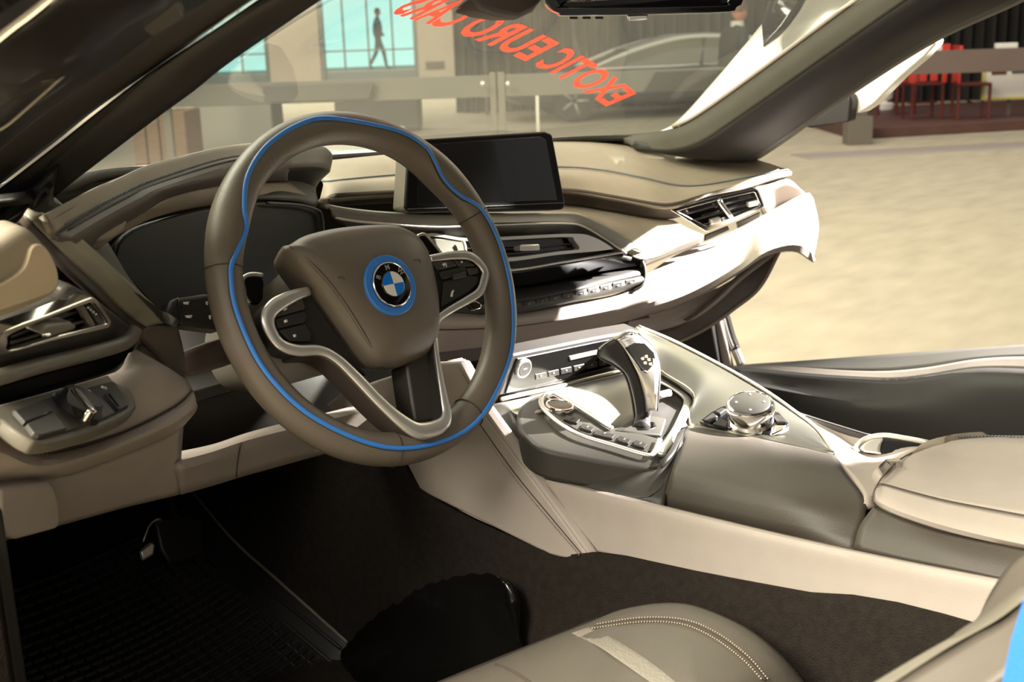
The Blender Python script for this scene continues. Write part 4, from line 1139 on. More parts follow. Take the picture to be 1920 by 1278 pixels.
# rear of console: ivory surface, cup holder, armrest
r0_ = S('1494,774,x.13 1545,788,x.138 1605,806,x.14 1660,820,x.14 1740,833,x.14 1830,840,x.14')
r1_ = S('1533,806,x.115 1570,820,x.12 1620,850,x.115 1665,855,x.11 1720,850,x.11 1800,850,x.11')
r2_ = S('1562,851,x.055 1600,868,x.05 1640,878,x.045 1680,880,x.045 1740,880,x.09 1800,880,x.11')
r3_ = S('1566,856,x.045 1596,890,x-.02 1615,920,x-.06 1630,945,x-.086 1680,960,x-.03 1740,960,x.0')
patch('rear_surface', [r0_, r1_, r2_, r3_], M['ivory'], con, nu=26, nv=20, th=.008)
cp = [r0_[2], r1_[2], r0_[4]]
plate('cup_holder', SP(cp, '1622,846 1612,838 1628,824 1656,819 1738,832 1715,848 1665,852', .004), M['gloss'], con, th=.006, bev=.001)
tube('cup_holder_rim', SP(cp, '1608,848 1605,838 1622,823 1656,816 1700,822 1742,830', .006), .0032, M['silver'], con, n=30, seg=8)
patch('cup_lining', [SP(cp, '1620,846 1612,838 1628,825 1654,820', .006), SP(cp, '1652,850 1650,842 1652,832 1656,824', .006)], M['silver'], con, nu=10, nv=6, th=.002)
x0_ = S('1640,946,x-.09 1700,975,x-.11 1780,1000,x-.115 1930,1030,x-.12 2050,1055,x-.12')
x1_ = S('1612,985,x-.12 1690,1010,x-.13 1780,1030,x-.135 1930,1062,x-.135 2050,1085,x-.135')
x2_ = S('1600,1027,x-.14 1690,1048,x-.145 1780,1067,x-.147 1930,1097,x-.147 2050,1120,x-.147')
patch('rear_box', [x0_, x1_, x2_], M['cover'], con, nu=24, nv=10, th=.008)
arm = thing('armrest', 'ivory leather armrest lid with stitched edge at the back of the console', 'armrest', P(1850, 950, 'x', 0))
a0 = S('1668,880,x-.045 1690,862,x-.01 1735,838,x.05 1790,824,x.1 1860,819,x.13 1960,822,x.14 2080,830,x.14')
a1 = S('1651,899,x-.07 1668,884,x-.045 1720,868,x-.01 1790,862,x.03 1860,862,x.045 1960,870,x.05 2080,880,x.05')
a2 = S('1643,912,x-.085 1655,908,x-.08 1700,920,x-.08 1770,938,x-.082 1846,953,x-.085 1960,974,x-.09 2080,996,x-.09')
a3 = S('1637,925,x-.093 1645,938,x-.097 1680,956,x-.108 1760,982,x-.115 1846,1004,x-.12 1960,1026,x-.122 2080,1050,x-.122')
a4 = S('1637,940,x-.09 1648,952,x-.093 1680,970,x-.10 1760,998,x-.105 1846,1018,x-.108 1960,1042,x-.11 2080,1066,x-.11')
patch('lid_top', [a0, [a.lerp(b, .5) + Vector((0, 0, .008 * min(1, i / 7))) for i, (a, b) in enumerate(zip(resample(a0, 12), resample(a1, 12)))], a1, a2], M['ivory'], arm, nu=34, nv=18, th=.01)
patch('lid_side', [a2, a3, a4], M['ivory'], arm, nu=34, nv=10, th=.01)
tube('lid_seam', [p + Vector((-.0005, 0, .001)) for p in a2], .0005, M['seam'], arm, n=40, seg=5)
stitches('lid_stitching', S('1735,833,x.055 1790,820,x.1 1860,817,x.13 1960,820,x.14'), M['bstitch'], arm, n=40, r=.0012)
tube('lid_shadow_line', S('1642,952,x-.096 1636,938,x-.098 1638,922,x-.096 1650,900,x-.078 1668,878,x-.05 1692,858,x-.012 1735,836,x.05'),   .0009, M['brown'], arm, n=40, seg=6)  # brown line laid in as the shadow gap round the lid
patch('lid_far_edge', [a0[1:], S('1760,826,x.09 1820,818,x.12 1880,816,x.14 1960,817,x.15 2080,824,x.15')], M['taupe'], arm, nu=20, nv=4, th=.006)

# ================================================================== FOOTWELL
tn = [Vector((-.18, .86, .5)), Vector((-.18, .5, .5))] + S('700,825,x-.186 800,930,x-.183 1030,1036,x-.18 1122,1036,x-.178 1300,1072,x-.176 1500,1110,x-.176 1835,1173,x-.176') + [Vector((-.176, -1.2, .42))]
tnl = [Vector((-.215, p.y, .185)) for p in tn]
o_ = patch('tunnel_carpet', [tn, tnl], M['carpet'], None, nu=50, nv=8, th=.01)
tag(o_, 'dark brown carpet on the side of the centre tunnel', 'carpet')
mt = thing('floor_mat', 'black ribbed rubber mat in the driver footwell', 'floor mat', (-.45, .3, .19))
ml = [S('360,925,x-.2 440,1018,x-.205 520,1090,x-.21 652,1208,x-.215'), None]
m0 = ml[0]
m1 = [Vector((-.70, p.y, p.z - .02)) for p in m0]
MP = patch('mat_sheet', [m0, [a.lerp(b, .1) + Vector((0, 0, -.025)) for a, b in zip(m0, m1)], [a.lerp(b, .5) + Vector((0, 0, -.03)) for a, b in zip(m0, m1)], m1], M['mat'], mt, nu=24, nv=20, th=.004)
mg = [Vector((p.x, p.y, p.z)) for p in m0]
MB = bvh_of(MP)
V, Fs = [], []


def rib(a, b, r=.0022):
    p = [a.lerp(b, i / 10) for i in range(11)]
    p = [h[0] for h in [MB.ray_cast(q + Vector((0, 0, .4)), Vector((0, 0, -1))) for q in p] if h[0] is not None]
    for c, d in zip(p, p[1:]):
        t = (d - c).normalized()
        x = t.cross(Vector((0, 0, 1))).normalized() * r
        k = len(V)
        for q in (c, d):
            V.extend([q - x, q - x * .5 + Vector((0, 0, .004)), q + x * .5 + Vector((0, 0, .004)), q + x])
        Fs.extend([(k, k + 1, k + 5, k + 4), (k + 1, k + 2, k + 6, k + 5), (k + 2, k + 3, k + 7, k + 6)])


for k in range(26):
    y = m0[0].y - .005 - k * (m0[0].y - m0[-1].y - .01) / 25
    rib(Vector((-.66, y, .2)), Vector((-.20, y, .2)))
for k in range(26):
    x = -.66 + k * .0175
    rib(Vector((x, m0[0].y - .005, .2)), Vector((x, m0[-1].y + .005, .2)))
o_ = mk('mat_ribs', V, Fs, M['mat'], mt)
o_['kind'] = 'stuff'
tube('mat_edge_highlight', [p + Vector((0, 0, .003)) for p in m0], .0022, M['greyp'], mt, n=40, seg=6)  # pale tube imitates the glossy highlight along the mat edge
# pedals
pd = thing('brake_pedal', 'dark rubber brake pedal with steel highlight corner under the dash', 'pedal', P(330, 1060, 'y', .42))
plate('pedal_pad', S('292,975,y.42 380,968,y.42 386,1040,y.40 320,1060,y.40 300,1030,y.41'), M['mat'], pd, th=.012, bev=.004)
plate('pedal_highlight', S('262,1032,y.405 285,1015,y.405 292,1020,y.405 290,1040,y.40 268,1052,y.40'), M['silver'], pd, th=.006, bev=.003)  # steel-coloured piece put in for the highlight on the pedal
tube('pedal_arm', [P(330, 985, 'y', .43), P(318, 930, 'y', .5), P(310, 880, 'y', .56)], .008, M['plastic'], pd, n=8, seg=10)
tube('pedal_rim', S('268,1015,y.41 280,985,y.415 294,974,y.418 302,974,y.418'), .0015, M['silver'], pd, n=10, seg=6)
# loose plastic film on the floor
fm_ = []
rnd = random.Random(3)
fr = ['640,1215 700,1160 800,1100 900,1075 950,1085', '640,1240 720,1190 820,1140 910,1110 965,1130', '660,1265 740,1225 840,1180 920,1160 975,1190', '690,1290 770,1260 860,1225 930,1205 980,1212', '720,1330 800,1300 880,1270 940,1250 985,1240']
for j, r_ in enumerate(fr):
    row = []
    for i, q in enumerate(r_.split()):
        u, v = map(float, q.split(','))
        row.append(P(u, v, 'x', -.25 + .045 * (u - 640) / 340 - .012 * rnd.random()))
    fm_.append(row)
def film_mesh(name, rows, nu, nv, amp, seed):
    R_ = [resample(r, nu) for r in rows]
    cols = [resample([r[i] for r in R_], nv) for i in range(nu)]
    rn = random.Random(seed)
    V = []
    for j in range(nv):
        for i in range(nu):
            p = cols[i][j]
            V.append(p + Vector((0, 0, amp * (math.sin(p.x * 210 + 3 * math.sin(p.y * 90)) * math.sin(p.y * 170 + 2 * math.sin(p.x * 130)) + .6 * (rn.random() - .5)))))
    return mk(name, V, grid_faces(nv, nu), M['film'], None, th=.0006, face_cam=True)
o_ = film_mesh('plastic_film', fm_, 46, 34, .0035, 4)
tag(o_, 'crumpled glossy black plastic sheet on the floor before the seat', 'plastic sheet')
tube('film_fold', [P(u, v, 'x', -.215) for u, v in ((938, 1086), (952, 1098), (962, 1125), (968, 1160), (972, 1195), (976, 1205))], [.003, .006, .008, .006, .003, .002], M['film'], o_, n=24, seg=8)

# ================================================================== DRIVER SEAT
seat = thing('driver_seat', 'taupe leather driver seat with perforated stripe and double stitched bolster', 'seat', (-.4, -.5, .19))
w0 = S('700,1345,z.33 850,1279,z.345 1000,1218,z.36 1080,1186,z.37 1140,1161,z.38 1220,1148,z.39 1300,1154,z.39 1400,1197,z.385 1470,1250,z.37 1540,1330,z.34')
w1 = [p + Vector((0, -.012, .022)) for p in S('720,1350,z.35 860,1300,z.365 1010,1238,z.38 1095,1205,z.39 1150,1182,z.395 1225,1170,z.40 1290,1176,z.40 1375,1215,z.395 1440,1270,z.38 1500,1345,z.35')]
w0d = [p + Vector((-.01, .02, -.09)) for p in w0]
w2 = S('800,1400,z.385 950,1370,z.40 1090,1330,z.405 1180,1300,z.405 1235,1290,z.41 1290,1280,z.415 1320,1290,z.415 1370,1320,z.41 1410,1360,z.40 1450,1420,z.37')
w3 = [p + Vector((-.1, -.22, .0)) for p in w2]
patch('cushion', [w0, w1, w2, w3], M['seatl'], seat, nu=60, nv=24, th=.02)
patch('cushion_front', [w0d, w0], M['darkbrown'], seat, nu=40, nv=5, th=.01)
SB = bvh_of(seat.children[0])


def seat_line(s, off=.0015):
    q = [on(SB, *map(float, x.split(',')), off) for x in s.split()]
    return [p for p in q if p]


pa, pb = seat_line('1072,1189 1120,1212 1170,1246 1215,1277 1250,1300'), seat_line('1104,1178 1155,1202 1210,1236 1260,1274 1295,1305')
o_ = patch('perforated_stripe', [pa, pb], M['perf'], seat, nu=24, nv=5, th=.001)
for s in ('1120,1172 1200,1160 1280,1163 1340,1186 1400,1230 1440,1276', '1110,1180 1200,1168 1275,1171 1332,1194 1390,1236 1428,1276'):
    stitches('bolster_stitching', seat_line(s), M['stitch'], seat, n=70, r=.0009)
tube('bolster_seam', seat_line('1116,1176 1200,1164 1278,1167 1336,1190 1395,1233 1434,1276', .0005), .0016, M['seam'], seat, n=50, seg=6)
tube('cushion_seam', seat_line('930,1246 960,1258 990,1277 1010,1290', .0003), .0014, M['seam'], seat, n=16, seg=6)
# backrest wing at the lower right
y0 = S('1833,1160,x-.44 1840,1145,x-.44 1858,1108,x-.44 1892,1059,x-.44 1930,1030,x-.44 2000,1000,x-.44')
y1 = S('1790,1190,x-.48 1835,1168,x-.48 1880,1130,x-.48 1925,1080,x-.48 1980,1040,x-.48')
y2 = S('1600,1300,x-.55 1700,1240,x-.535 1810,1178,x-.515 1873,1145,x-.505 1925,1102,x-.5 2000,1060,x-.5')
y3 = S('1625,1320,x-.56 1715,1258,x-.545 1818,1194,x-.525 1880,1160,x-.515 1930,1120,x-.51 2000,1078,x-.51')
y4 = S('1680,1400,x-.58 1780,1340,x-.57 1870,1280,x-.56 1930,1230,x-.55 2000,1180,x-.55')
patch('backrest_wing', [y0, y1, y2], M['brown'], seat, nu=24, nv=8, th=.02)
patch('wing_piping', [y2, [a.lerp(b, .5) + Vector((-.004, -.004, .003)) for a, b in zip(resample(y2, 6), resample(y3, 6))], y3], M['greyp'], seat, nu=24, nv=6, th=.01)
patch('wing_side', [y3, y4], M['brown'], seat, nu=24, nv=6, th=.02)
box('seat_base', (-.60, -.74, .19), (-.22, -.27, .31), M['plastic'], seat, bev=.02)
bk_ = [[Vector((x, y - .16 * (z - .3) + .03 * ((x + .36) / .24) ** 2, z)) for x in (-.60, -.5, -.36, -.22, -.12)] for y, z in ((-.84, .34), (-.83, .5), (-.84, .75), (-.88, .95))]
patch('backrest', bk_, M['seatl'], seat, nu=16, nv=14, th=.09)
hr_ = [[Vector((x, y, z)) for x in (-.47, -.36, -.25)] for y, z in ((-1.0, .94), (-.98, 1.0), (-1.01, 1.06))]
patch('headrest', hr_, M['seatl'], seat, nu=10, nv=10, th=.06)
belt = plate('seat_belt', S('1850,1420,x-.60 1874,1300,x-.60 1896,1197,x-.60 1924,1108,x-.60 1990,980,x-.60 2060,980,x-.60 1990,1108,x-.60 1960,1300,x-.60 1930,1420,x-.60'), M['beltblue'], None, th=.002, bev=.0005)
tag(belt, 'bright blue seat belt webbing beside the seat wing', 'seat belt')

# ================================================================== REAR VIEW MIRROR
mr3 = [P(1040, 10, 'x', .01), P(1380, 0, 'x', .17), P(1040, -60, 'x', .012)]
mir = thing('rear_view_mirror', 'black framed interior mirror hanging from the windscreen', 'mirror', P(1200, 20, 'x', .08))
ring('frame', SP(mr3, '1026,-70 1022,-5 1030,14 1050,25 1075,29 1350,23 1380,14 1394,0 1396,-70'), SP(mr3, '1046,-62 1044,-2 1052,10 1070,15 1340,11 1362,4 1370,-8 1374,-62'), M['gloss'], mir, n=90, th=.02, bev=.003)
plate('mirror_glass', SP(mr3, '1044,-64 1042,-2 1050,10 1070,16 1340,12 1364,5 1372,-8 1376,-64', -.004), M['mirror'], mir, th=.004, bev=0)
plate('back_shell', SP(mr3, '1026,-70 1022,-5 1030,12 1050,23 1075,27 1350,21 1380,12 1394,0 1396,-70', -.012), M['plastic'], mir, th=.03, bev=.006)
for k in range(3):
    plate('mirror_key', SP(mr3, '%g,31 %g,31 %g,36 %g,36' % (1068 + 24 * k, 1084 + 24 * k, 1084 + 24 * k, 1068 + 24 * k), -.01), M['gloss'], mir, th=.006, bev=.001)
plate('mirror_tab', SP(mr3, '1176,28 1216,27 1214,37 1180,39', -.012), M['chrome'], mir, th=.006, bev=.0015)
plate('mount', S('880,-60,y.06 886,0,y.06 905,20,y.06 935,30,y.06 975,37,y.06 1003,24,y.06 1020,2,y.06 1024,-60,y.06'), M['darkbrown'], mir, th=.05, bev=.008, segs=3)

# ================================================================== THE HALL
GZ = -0.12
M['floor'] = material('beige_carpet_floor', (178, 167, 144), .9, noise=.10, nscale=3.5, bump=.3, bscale=120, spec=.15, stretch=(1, 2.5, 1))
M['plinth'] = material('dark_red_brown_deck', (92, 62, 54), .6, noise=.1, nscale=6)
M['beam'] = material('grey_barrier_board', (92, 89, 80), .6, noise=.04, nscale=5)
M['beam2'] = material('brown_barrier_board', (104, 88, 80), .6, noise=.04, nscale=5)
M['wallc'] = material('beige_wall_paint', (186, 172, 152), .8, noise=.03, nscale=3)
M['drape'] = material('dark_grey_drape', (92, 90, 78), .9, noise=.08, nscale=5)
M['drape2'] = material('black_drape', (40, 37, 35), .9, noise=.08, nscale=5)
M['mull'] = material('window_mullion_metal', (120, 128, 124), .4, metal=.3, noise=.03)
M['teal'] = glass('teal_window_glass', (216, 238, 236), .6)
M['day'] = material('daylight_outside', (190, 224, 226), .9, noise=.04, nscale=.3, emit=((216, 242, 242), 1.7))
M['chairred'] = material('red_lacquer', (200, 62, 50), .35, noise=.04)
M['chairdark'] = material('dark_red_wood', (96, 34, 28), .5, noise=.08)
M['suit'] = material('grey_suit_cloth', (58, 58, 54), .85, noise=.08, nscale=30)
M['skin'] = material('skin', (205, 140, 108), .55, noise=.03)
M['hair'] = material('hair', (92, 66, 46), .6, noise=.1)
M['shirt'] = material('shirt_cloth', (222, 218, 210), .8, noise=.02)
M['cloth'] = material('blue_cloth', (70, 120, 150), .8, noise=.05)
M['carp'] = material('dark_blue_grey_paint', (70, 72, 78), .25, noise=.02, coat=.6)
M['cars'] = material('silver_paint', (176, 174, 166), .22, metal=.5, noise=.02, coat=.5)
M['carg'] = material('car_window_glass', (116, 112, 94), .08, noise=.03)
M['tyre'] = material('tyre_rubber', (24, 23, 22), .7, noise=.08)
M['board'] = material('white_board', (222, 216, 206), .6, noise=.02)
M['yellow'] = material('yellow_frame', (206, 190, 96), .5, noise=.03)
M['wood'] = material('brown_crate_wood', (128, 102, 78), .7, noise=.1, nscale=8, stretch=(1, 1, 6))

o_ = mk('floor', [Vector((x, y, GZ - z)) for z in (0, .05) for x, y in ((-14, -14), (60, -14), (60, 60), (-14, 60))], [(0, 1, 2, 3), (7, 6, 5, 4), (0, 4, 5, 1), (1, 5, 6, 2), (2, 6, 7, 3), (3, 7, 4, 0)], M['floor'], smooth=False)
tag(o_, 'beige carpet floor of the exhibition hall', 'floor', kind='structure')


def hbox(name, a, b, c, d, depth, mat, parent=None, bev=.004):
    """a box whose front face is the quad a b c d, going back away from the viewer"""
    a, b, c, d = (Vector(q) for q in (a, b, c, d))
    n = Vector((FW.x, FW.y, 0)).normalized() * depth
    V = [a, b, c, d, a + n, b + n, c + n, d + n]
    f = [(0, 1, 2, 3), (7, 6, 5, 4), (0, 4, 5, 1), (1, 5, 6, 2), (2, 6, 7, 3), (3, 7, 4, 0)]
    o = mk(name, V, f, mat, parent, bev=bev, smooth=False)
    bm = bmesh.new()
    bm.from_mesh(o.data)
    bmesh.ops.recalc_face_normals(bm, faces=bm.faces)
    bm.to_mesh(o.data)
    bm.free()
    return o


def T(u, v, t):
    return P(u, v, 't', t)


def upright(u0, u1, t0, t1, z0, z1):
    """four corners of an upright board between two sight lines"""
    p = T(u0, 100, t0)
    q = T(u1, 100, t1)
    return [Vector((p.x, p.y, z0)), Vector((q.x, q.y, z0)), Vector((q.x, q.y, z1)), Vector((p.x, p.y, z1))]


def gz(u, v):
    return P(u, v, 'z', GZ)


# barrier in front of the parked car, seen through the windscreen
bar = thing('barrier', 'grey board barrier on paired posts ahead of the windscreen', 'barrier', T(930, 200, 7) * 1.0)
L_, R_ = T(250, 176, 7.2), T(1420, 114, 7.0)
zl = (T(480, 163, 7.1).z + T(1290, 122, 7.0).z) / 2
hbox('board', *[Vector((p.x, p.y, z)) for p, z in ((L_, zl - .125), (T(918, 150, 7.1), zl - .125), (T(918, 150, 7.1), zl), (L_, zl))], .05, M['beam'], bar)
hbox('board', *[Vector((p.x, p.y, z)) for p, z in ((T(944, 150, 7.1), zl - .125), (R_, zl - .125), (R_, zl), (T(944, 150, 7.1), zl))], .05, M['beam'], bar)
o_ = hbox('dark_board', *[Vector((p.x, p.y, z)) for p, z in ((T(492, 150, 7.05), zl - .11), (T(690, 150, 7.05), zl - .11), (T(702, 150, 7.05), zl - .015), (T(492, 150, 7.05), zl - .015))], .03, M['dgrey'], bar)
hbox('dark_board', *[Vector((p.x, p.y, z)) for p, z in ((T(1205, 150, 6.95), zl - .118), (R_ - FW * .06, zl - .118), (R_ - FW * .06, zl - .008), (T(1228, 150, 6.95), zl - .008))], .03, M['dgrey'], bar)
for ua, ub in ((916, 928), (931, 945)):
    hbox('post', *upright(ua, ub, 7.05, 7.05, GZ, zl + .015), .05, M['greyp'], bar)
for u in (300, 1380):
    hbox('post', *upright(u - 8, u + 8, 7.2, 7.2, GZ, zl), .05, M['greyp'], bar)
for u in (905, 952):
    c = T(u, 158, 7.0)
    lathe('bolt', [(.012, -.02), (.012, .03), (.009, .036), (.0005, .036)], M['silver'], bar, axes(c, -FW), seg=14)
o_ = hbox('pole', *upright(1002, 1008, 8.2, 8.2, GZ, .62), .03, M['board'])
tag(o_, 'thin white pole standing behind the barrier', 'pole')

# back wall with daylight windows
wl = thing('wall_back', 'beige hall wall with tall teal daylight windows', 'wall', T(600, 100, 30), kind='structure')


def wallpiece(name, u0, u1, z0, z1, t, depth, mat):
    return hbox(name, *upright(u0, u1, t, t, z0, z1), depth, mat, wl, bev=.02)


TW = 30
wallpiece('wall_pier', 503, 600, GZ, 4.5, TW, .8, M['wallc'])
wallpiece('wall_pier', 783, 856, GZ, 4.5, TW, .8, M['wallc'])
wallpiece('wall_pier', 60, 300, GZ, 4.5, TW, .8, M['wallc'])
for u0, u1 in ((300, 503), (600, 783)):
    wallpiece('window_sill', u0, u1, GZ, .16, TW + .2, .4, M['teal'] if False else M['mull'])
    w_ = wallpiece('window_pane', u0, u1, .16, 4.0, TW + .35, .03, M['teal'])
    for k in range(1, 4):
        u = u0 + (u1 - u0) * k / 4
        wallpiece('mullion', u - 1.5, u + 1.5, .16, 4.0, TW + .3, .1, M['mull'])
    wallpiece('mullion', u0, u1, .62, .66, TW + .3, .1, M['mull'])
    wallpiece('mullion', u0, u0 + 8, GZ, 4.0, TW + .1, .3, M['mull'])
    wallpiece('mullion', u1 - 7, u1, GZ, 4.0, TW + .1, .3, M['mull'])
wallpiece('wall_head', 60, 900, 4.0, 6.0, TW - .1, .9, M['wallc'])
pl2 = hbox('notice', *upright(797, 832, TW - .05, TW - .05, .16, .32), .04, M['greyp'])
tag(pl2, 'small grey notice low on the beige pier', 'sign')
o_ = hbox('daylight_backdrop', *upright(100, 1000, 46, 46, GZ, 12), .2, M['day'])
tag(o_, 'bright pale blue daylight outside the hall windows', 'sky', kind='structure')
# wall drapes: pleated cloth
def drape(name, u0, u1, t, z0, z1, mat, n, label):
    p, q = T(u0, 60, t), T(u1, 60, t)
    V = []
    m = n * 8
    fx = Vector((FW.x, FW.y, 0)).normalized()
    for i in range(m + 1):
        b = p.lerp(q, i / m) + fx * (.10 * math.sin(i / 8 * 2 * math.pi) + .04 * math.sin(i * 1.7))
        V += [Vector((b.x, b.y, z0)), Vector((b.x, b.y, z1))]
    f = [(2 * i, 2 * i + 2, 2 * i + 3, 2 * i + 1) for i in range(m)]
    o = mk(name, V, f, mat, None, th=.02, face_cam=True)
    return tag(o, label, 'curtain')


drape('drape', 852, 1560, 17, GZ, 4.5, M['drape'], 34, 'dark grey pleated drape behind the parked car')
drape('drape', 1560, 2300, 16, GZ, 4.5, M['drape2'], 34, 'black pleated drape behind the red chairs')
o_ = hbox('drape_pole', *upright(906, 912, 16.4, 16.4, GZ, 4), .05, M['greyp'])
tag(o_, 'slim grey upright pole before the drape', 'pole')


# ---------- parked car
def car_obj(name, label, center, ang, L, W, H, paint, roofm):
    t = thing(name, label, 'car', (center.x, center.y, GZ))
    Rz = Matrix.Translation((center.x, center.y, GZ)) @ Matrix.Rotation(ang, 4, 'Z')
    secs = [(-.5, .30, .28, .42), (-.47, .42, .22, .56), (-.38, .47, .18, .62), (-.2, .49, .16, .66), (.1, .5, .16, .68), (.32, .49, .17, .70), (.44, .46, .2, .66), (.49, .40, .26, .55), (.5, .3, .32, .45)]
    V = []
    for s, hw, zb, zt in secs:
        for a in range(20):
            an = 2 * math.pi * a / 20
            ca, sa = math.cos(an), math.sin(an)
            y = hw * W * math.copysign(abs(ca) ** .5, ca)
            z = (zb + zt) / 2 * H + (zt - zb) / 2 * H * math.copysign(abs(sa) ** .6, sa)
            V.append(Rz @ Vector((s * L, y, z)))
    f = grid_faces(len(secs), 20, True) + [tuple(range(20))[::-1], tuple(range(20 * (len(secs) - 1), 20 * len(secs)))]
    mk('body', V, f, paint, t)
    cab = [(-.24, .40, .60, .64), (-.12, .37, .62, .84), (.02, .35, .62, .985), (.14, .35, .62, 1.0), (.28, .36, .62, .93), (.42, .38, .62, .70)]
    V = []
    for s, hw, zb, zt in cab:
        for k, (yy, zz) in enumerate(((-1.12, 0), (-1.0, .55), (-.82, .9), (-.5, 1), (0, 1.02), (.5, 1), (.82, .9), (1.0, .55), (1.12, 0))):
            V.append(Rz @ Vector((s * L, yy * hw * W, (zb + (zt - zb) * zz) * H)))
    mk('cabin_glass', V, grid_faces(len(cab), 9), M['carg'], t, th=.01)
    # roof shell and rails
    V = []
    for s, hw, zb, zt in cab[1:5]:
        for yy, zz in ((-.84, .92), (-.5, 1.02), (0, 1.04), (.5, 1.02), (.84, .92)):
            V.append(Rz @ Vector((s * L, yy * hw * W, (zb + (zt - zb) * zz) * H)))
    mk('roof', V, grid_faces(4, 5), roofm, t, th=.015)
    for sgn in (-1, 1):
        tube('roof_rail', [Rz @ Vector((s * L, sgn * .86 * hw * W, (zb + (zt - zb) * .93) * H)) for s, hw, zb, zt in cab], .028, roofm, t, n=30, seg=8)
        tube('door_pillar', [Rz @ Vector((.08 * L, sgn * 1.12 * .36 * W, .62 * H)), Rz @ Vector((.10 * L, sgn * .87 * .35 * W, .95 * H))], .022, M['carp'], t, n=3, seg=8)
        tube('belt_line', [Rz @ Vector((s * L, sgn * 1.14 * hw * W, .63 * H)) for s, hw, zb, zt in cab], .014, roofm, t, n=20, seg=6)
        for sx in (-.31, .31):
            c = Rz @ Vector((sx * L, sgn * .47 * W, .26 * H))
            ax = (Rz.to_3x3() @ Vector((0, sgn, 0)))
            w_ = lathe('wheel', [(.20 * H, -.10), (.255 * H, -.09), (.265 * H, 0), (.255 * H, .05), (.2 * H, .06), (.19 * H, .03), (.001, .02)], M['tyre'], t, axes(c, ax), seg=28)
            for k in range(5):
                a = 2 * math.pi * k / 5
                A = axes(c, ax)
                tube('rim_spoke', [A @ Vector((.03 * H * math.cos(a), .03 * H * math.sin(a), .045)), A @ Vector((.18 * H * math.cos(a), .18 * H * math.sin(a), .05))], .018 * H, M['cars'], w_, n=2, seg=6)
    return t


pc = gz(1150, 262)
pc = T(1240, 150, 15.6)
car_obj('parked_car', 'dark sports car with silver roof whitened for highlights parked behind the barrier', pc, math.atan2(CR.y, CR.x) + .12, 4.1, 1.7, .97, M['carp'], M['paint'])  # white roof paint imitates bright highlights on the silver


# ---------- people
def person(name, label, base, face, verts, edges, radii, mats, head, hairm, scale=1.0):
    """one skinned figure; joints are given in metres, x = the way the person faces"""
    t = thing(name, label, 'person', base)
    Rz = Matrix.Rotation(face, 4, 'Z')
    me = bpy.data.meshes.new('body')
    me.from_pydata([Rz @ (Vector(v) * scale) for v in verts], edges, [])
    me.materials.append(mats)
    o = bpy.data.objects.new('body', me)
    COL.objects.link(o)
    o.parent = t
    m = o.modifiers.new('skin', 'SKIN')
    m.use_smooth_shade = True
    for i, r in enumerate(radii):
        r = r if isinstance(r, tuple) else (r, r)
        me.skin_vertices[0].data[i].radius = (r[0] * scale, r[1] * scale)
    me.skin_vertices[0].data[0].use_root = True
    s = o.modifiers.new('sub', 'SUBSURF')
    s.levels = s.render_levels = 2
    hx, hy, hz, hr = [v * scale for v in head]
    V, n_, k_ = [], 12, 16
    for j in range(n_ + 1):
        ph = math.pi * j / n_
        for i in range(k_):
            a = 2 * math.pi * i / k_
            x, y, z = math.sin(ph) * math.cos(a), math.sin(ph) * math.sin(a), math.cos(ph)
            w_ = .80 if z > -.2 else .80 + .25 * (z + .2)
            nose = .16 * math.exp(-(y / .16) ** 2 - ((z + .12) / .16) ** 2) if x > 0 else 0
            sock = -.05 * math.exp(-((abs(y) - .32) / .13) ** 2 - ((z - .05) / .1) ** 2) if x > 0 else 0
            chin = .08 * math.exp(-((z + .8) / .2) ** 2) if x > 0 else 0
            lips = .05 * math.exp(-(y / .25) ** 2 - ((z + .42) / .07) ** 2) if x > 0 else 0
            V.append(Rz @ Vector((hx + hr * (x * .9 * (w_ + .12) + nose + sock + chin + lips), hy + hr * y * w_ * .88, hz + hr * z * 1.15)))
    hd = mk('head', V, grid_faces(n_ + 1, k_, True), M['skin'], t, rel=True)
    # hair shell, ears, eyes
    V = []
    for j in range(7):
        ph = math.pi * .52 * j / 6
        for i in range(k_):
            a = 2 * math.pi * i / k_
            x, y, z = math.sin(ph) * math.cos(a), math.sin(ph) * math.sin(a), math.cos(ph)
            if x > .45 and z < .55:
                z = .55 + (z - .55) * .1
            V.append(Rz @ Vector((hx - hr * .05 + hr * x * .92, hy + hr * y * .8, hz + hr * z * 1.22)))
    mk('hair', V, grid_faces(7, k_, True), hairm, hd, rel=True)
    for sgn in (-1, 1):
        mk('ear', [Rz @ Vector((hx + hr * (-.02 + .16 * math.cos(a) * k), hy + sgn * hr * (.72 + .12 * (k == 1)), hz + hr * (-.05 + .24 * math.sin(a) * k))) for k in (1, .4) for a in [2 * math.pi * i / 8 for i in range(8)]], grid_faces(2, 8, True) + [tuple(range(8, 16))], M['skin'], hd, rel=True)
        c = Rz @ Vector((hx + hr * .80, hy + sgn * hr * .30, hz + hr * .05))
        lathe('eye', [(.001, -.012 * scale), (.012 * scale, 0), (.001, .012 * scale)], M['gloss'], hd, Matrix.Translation(c), seg=8, rel=True)
    return t


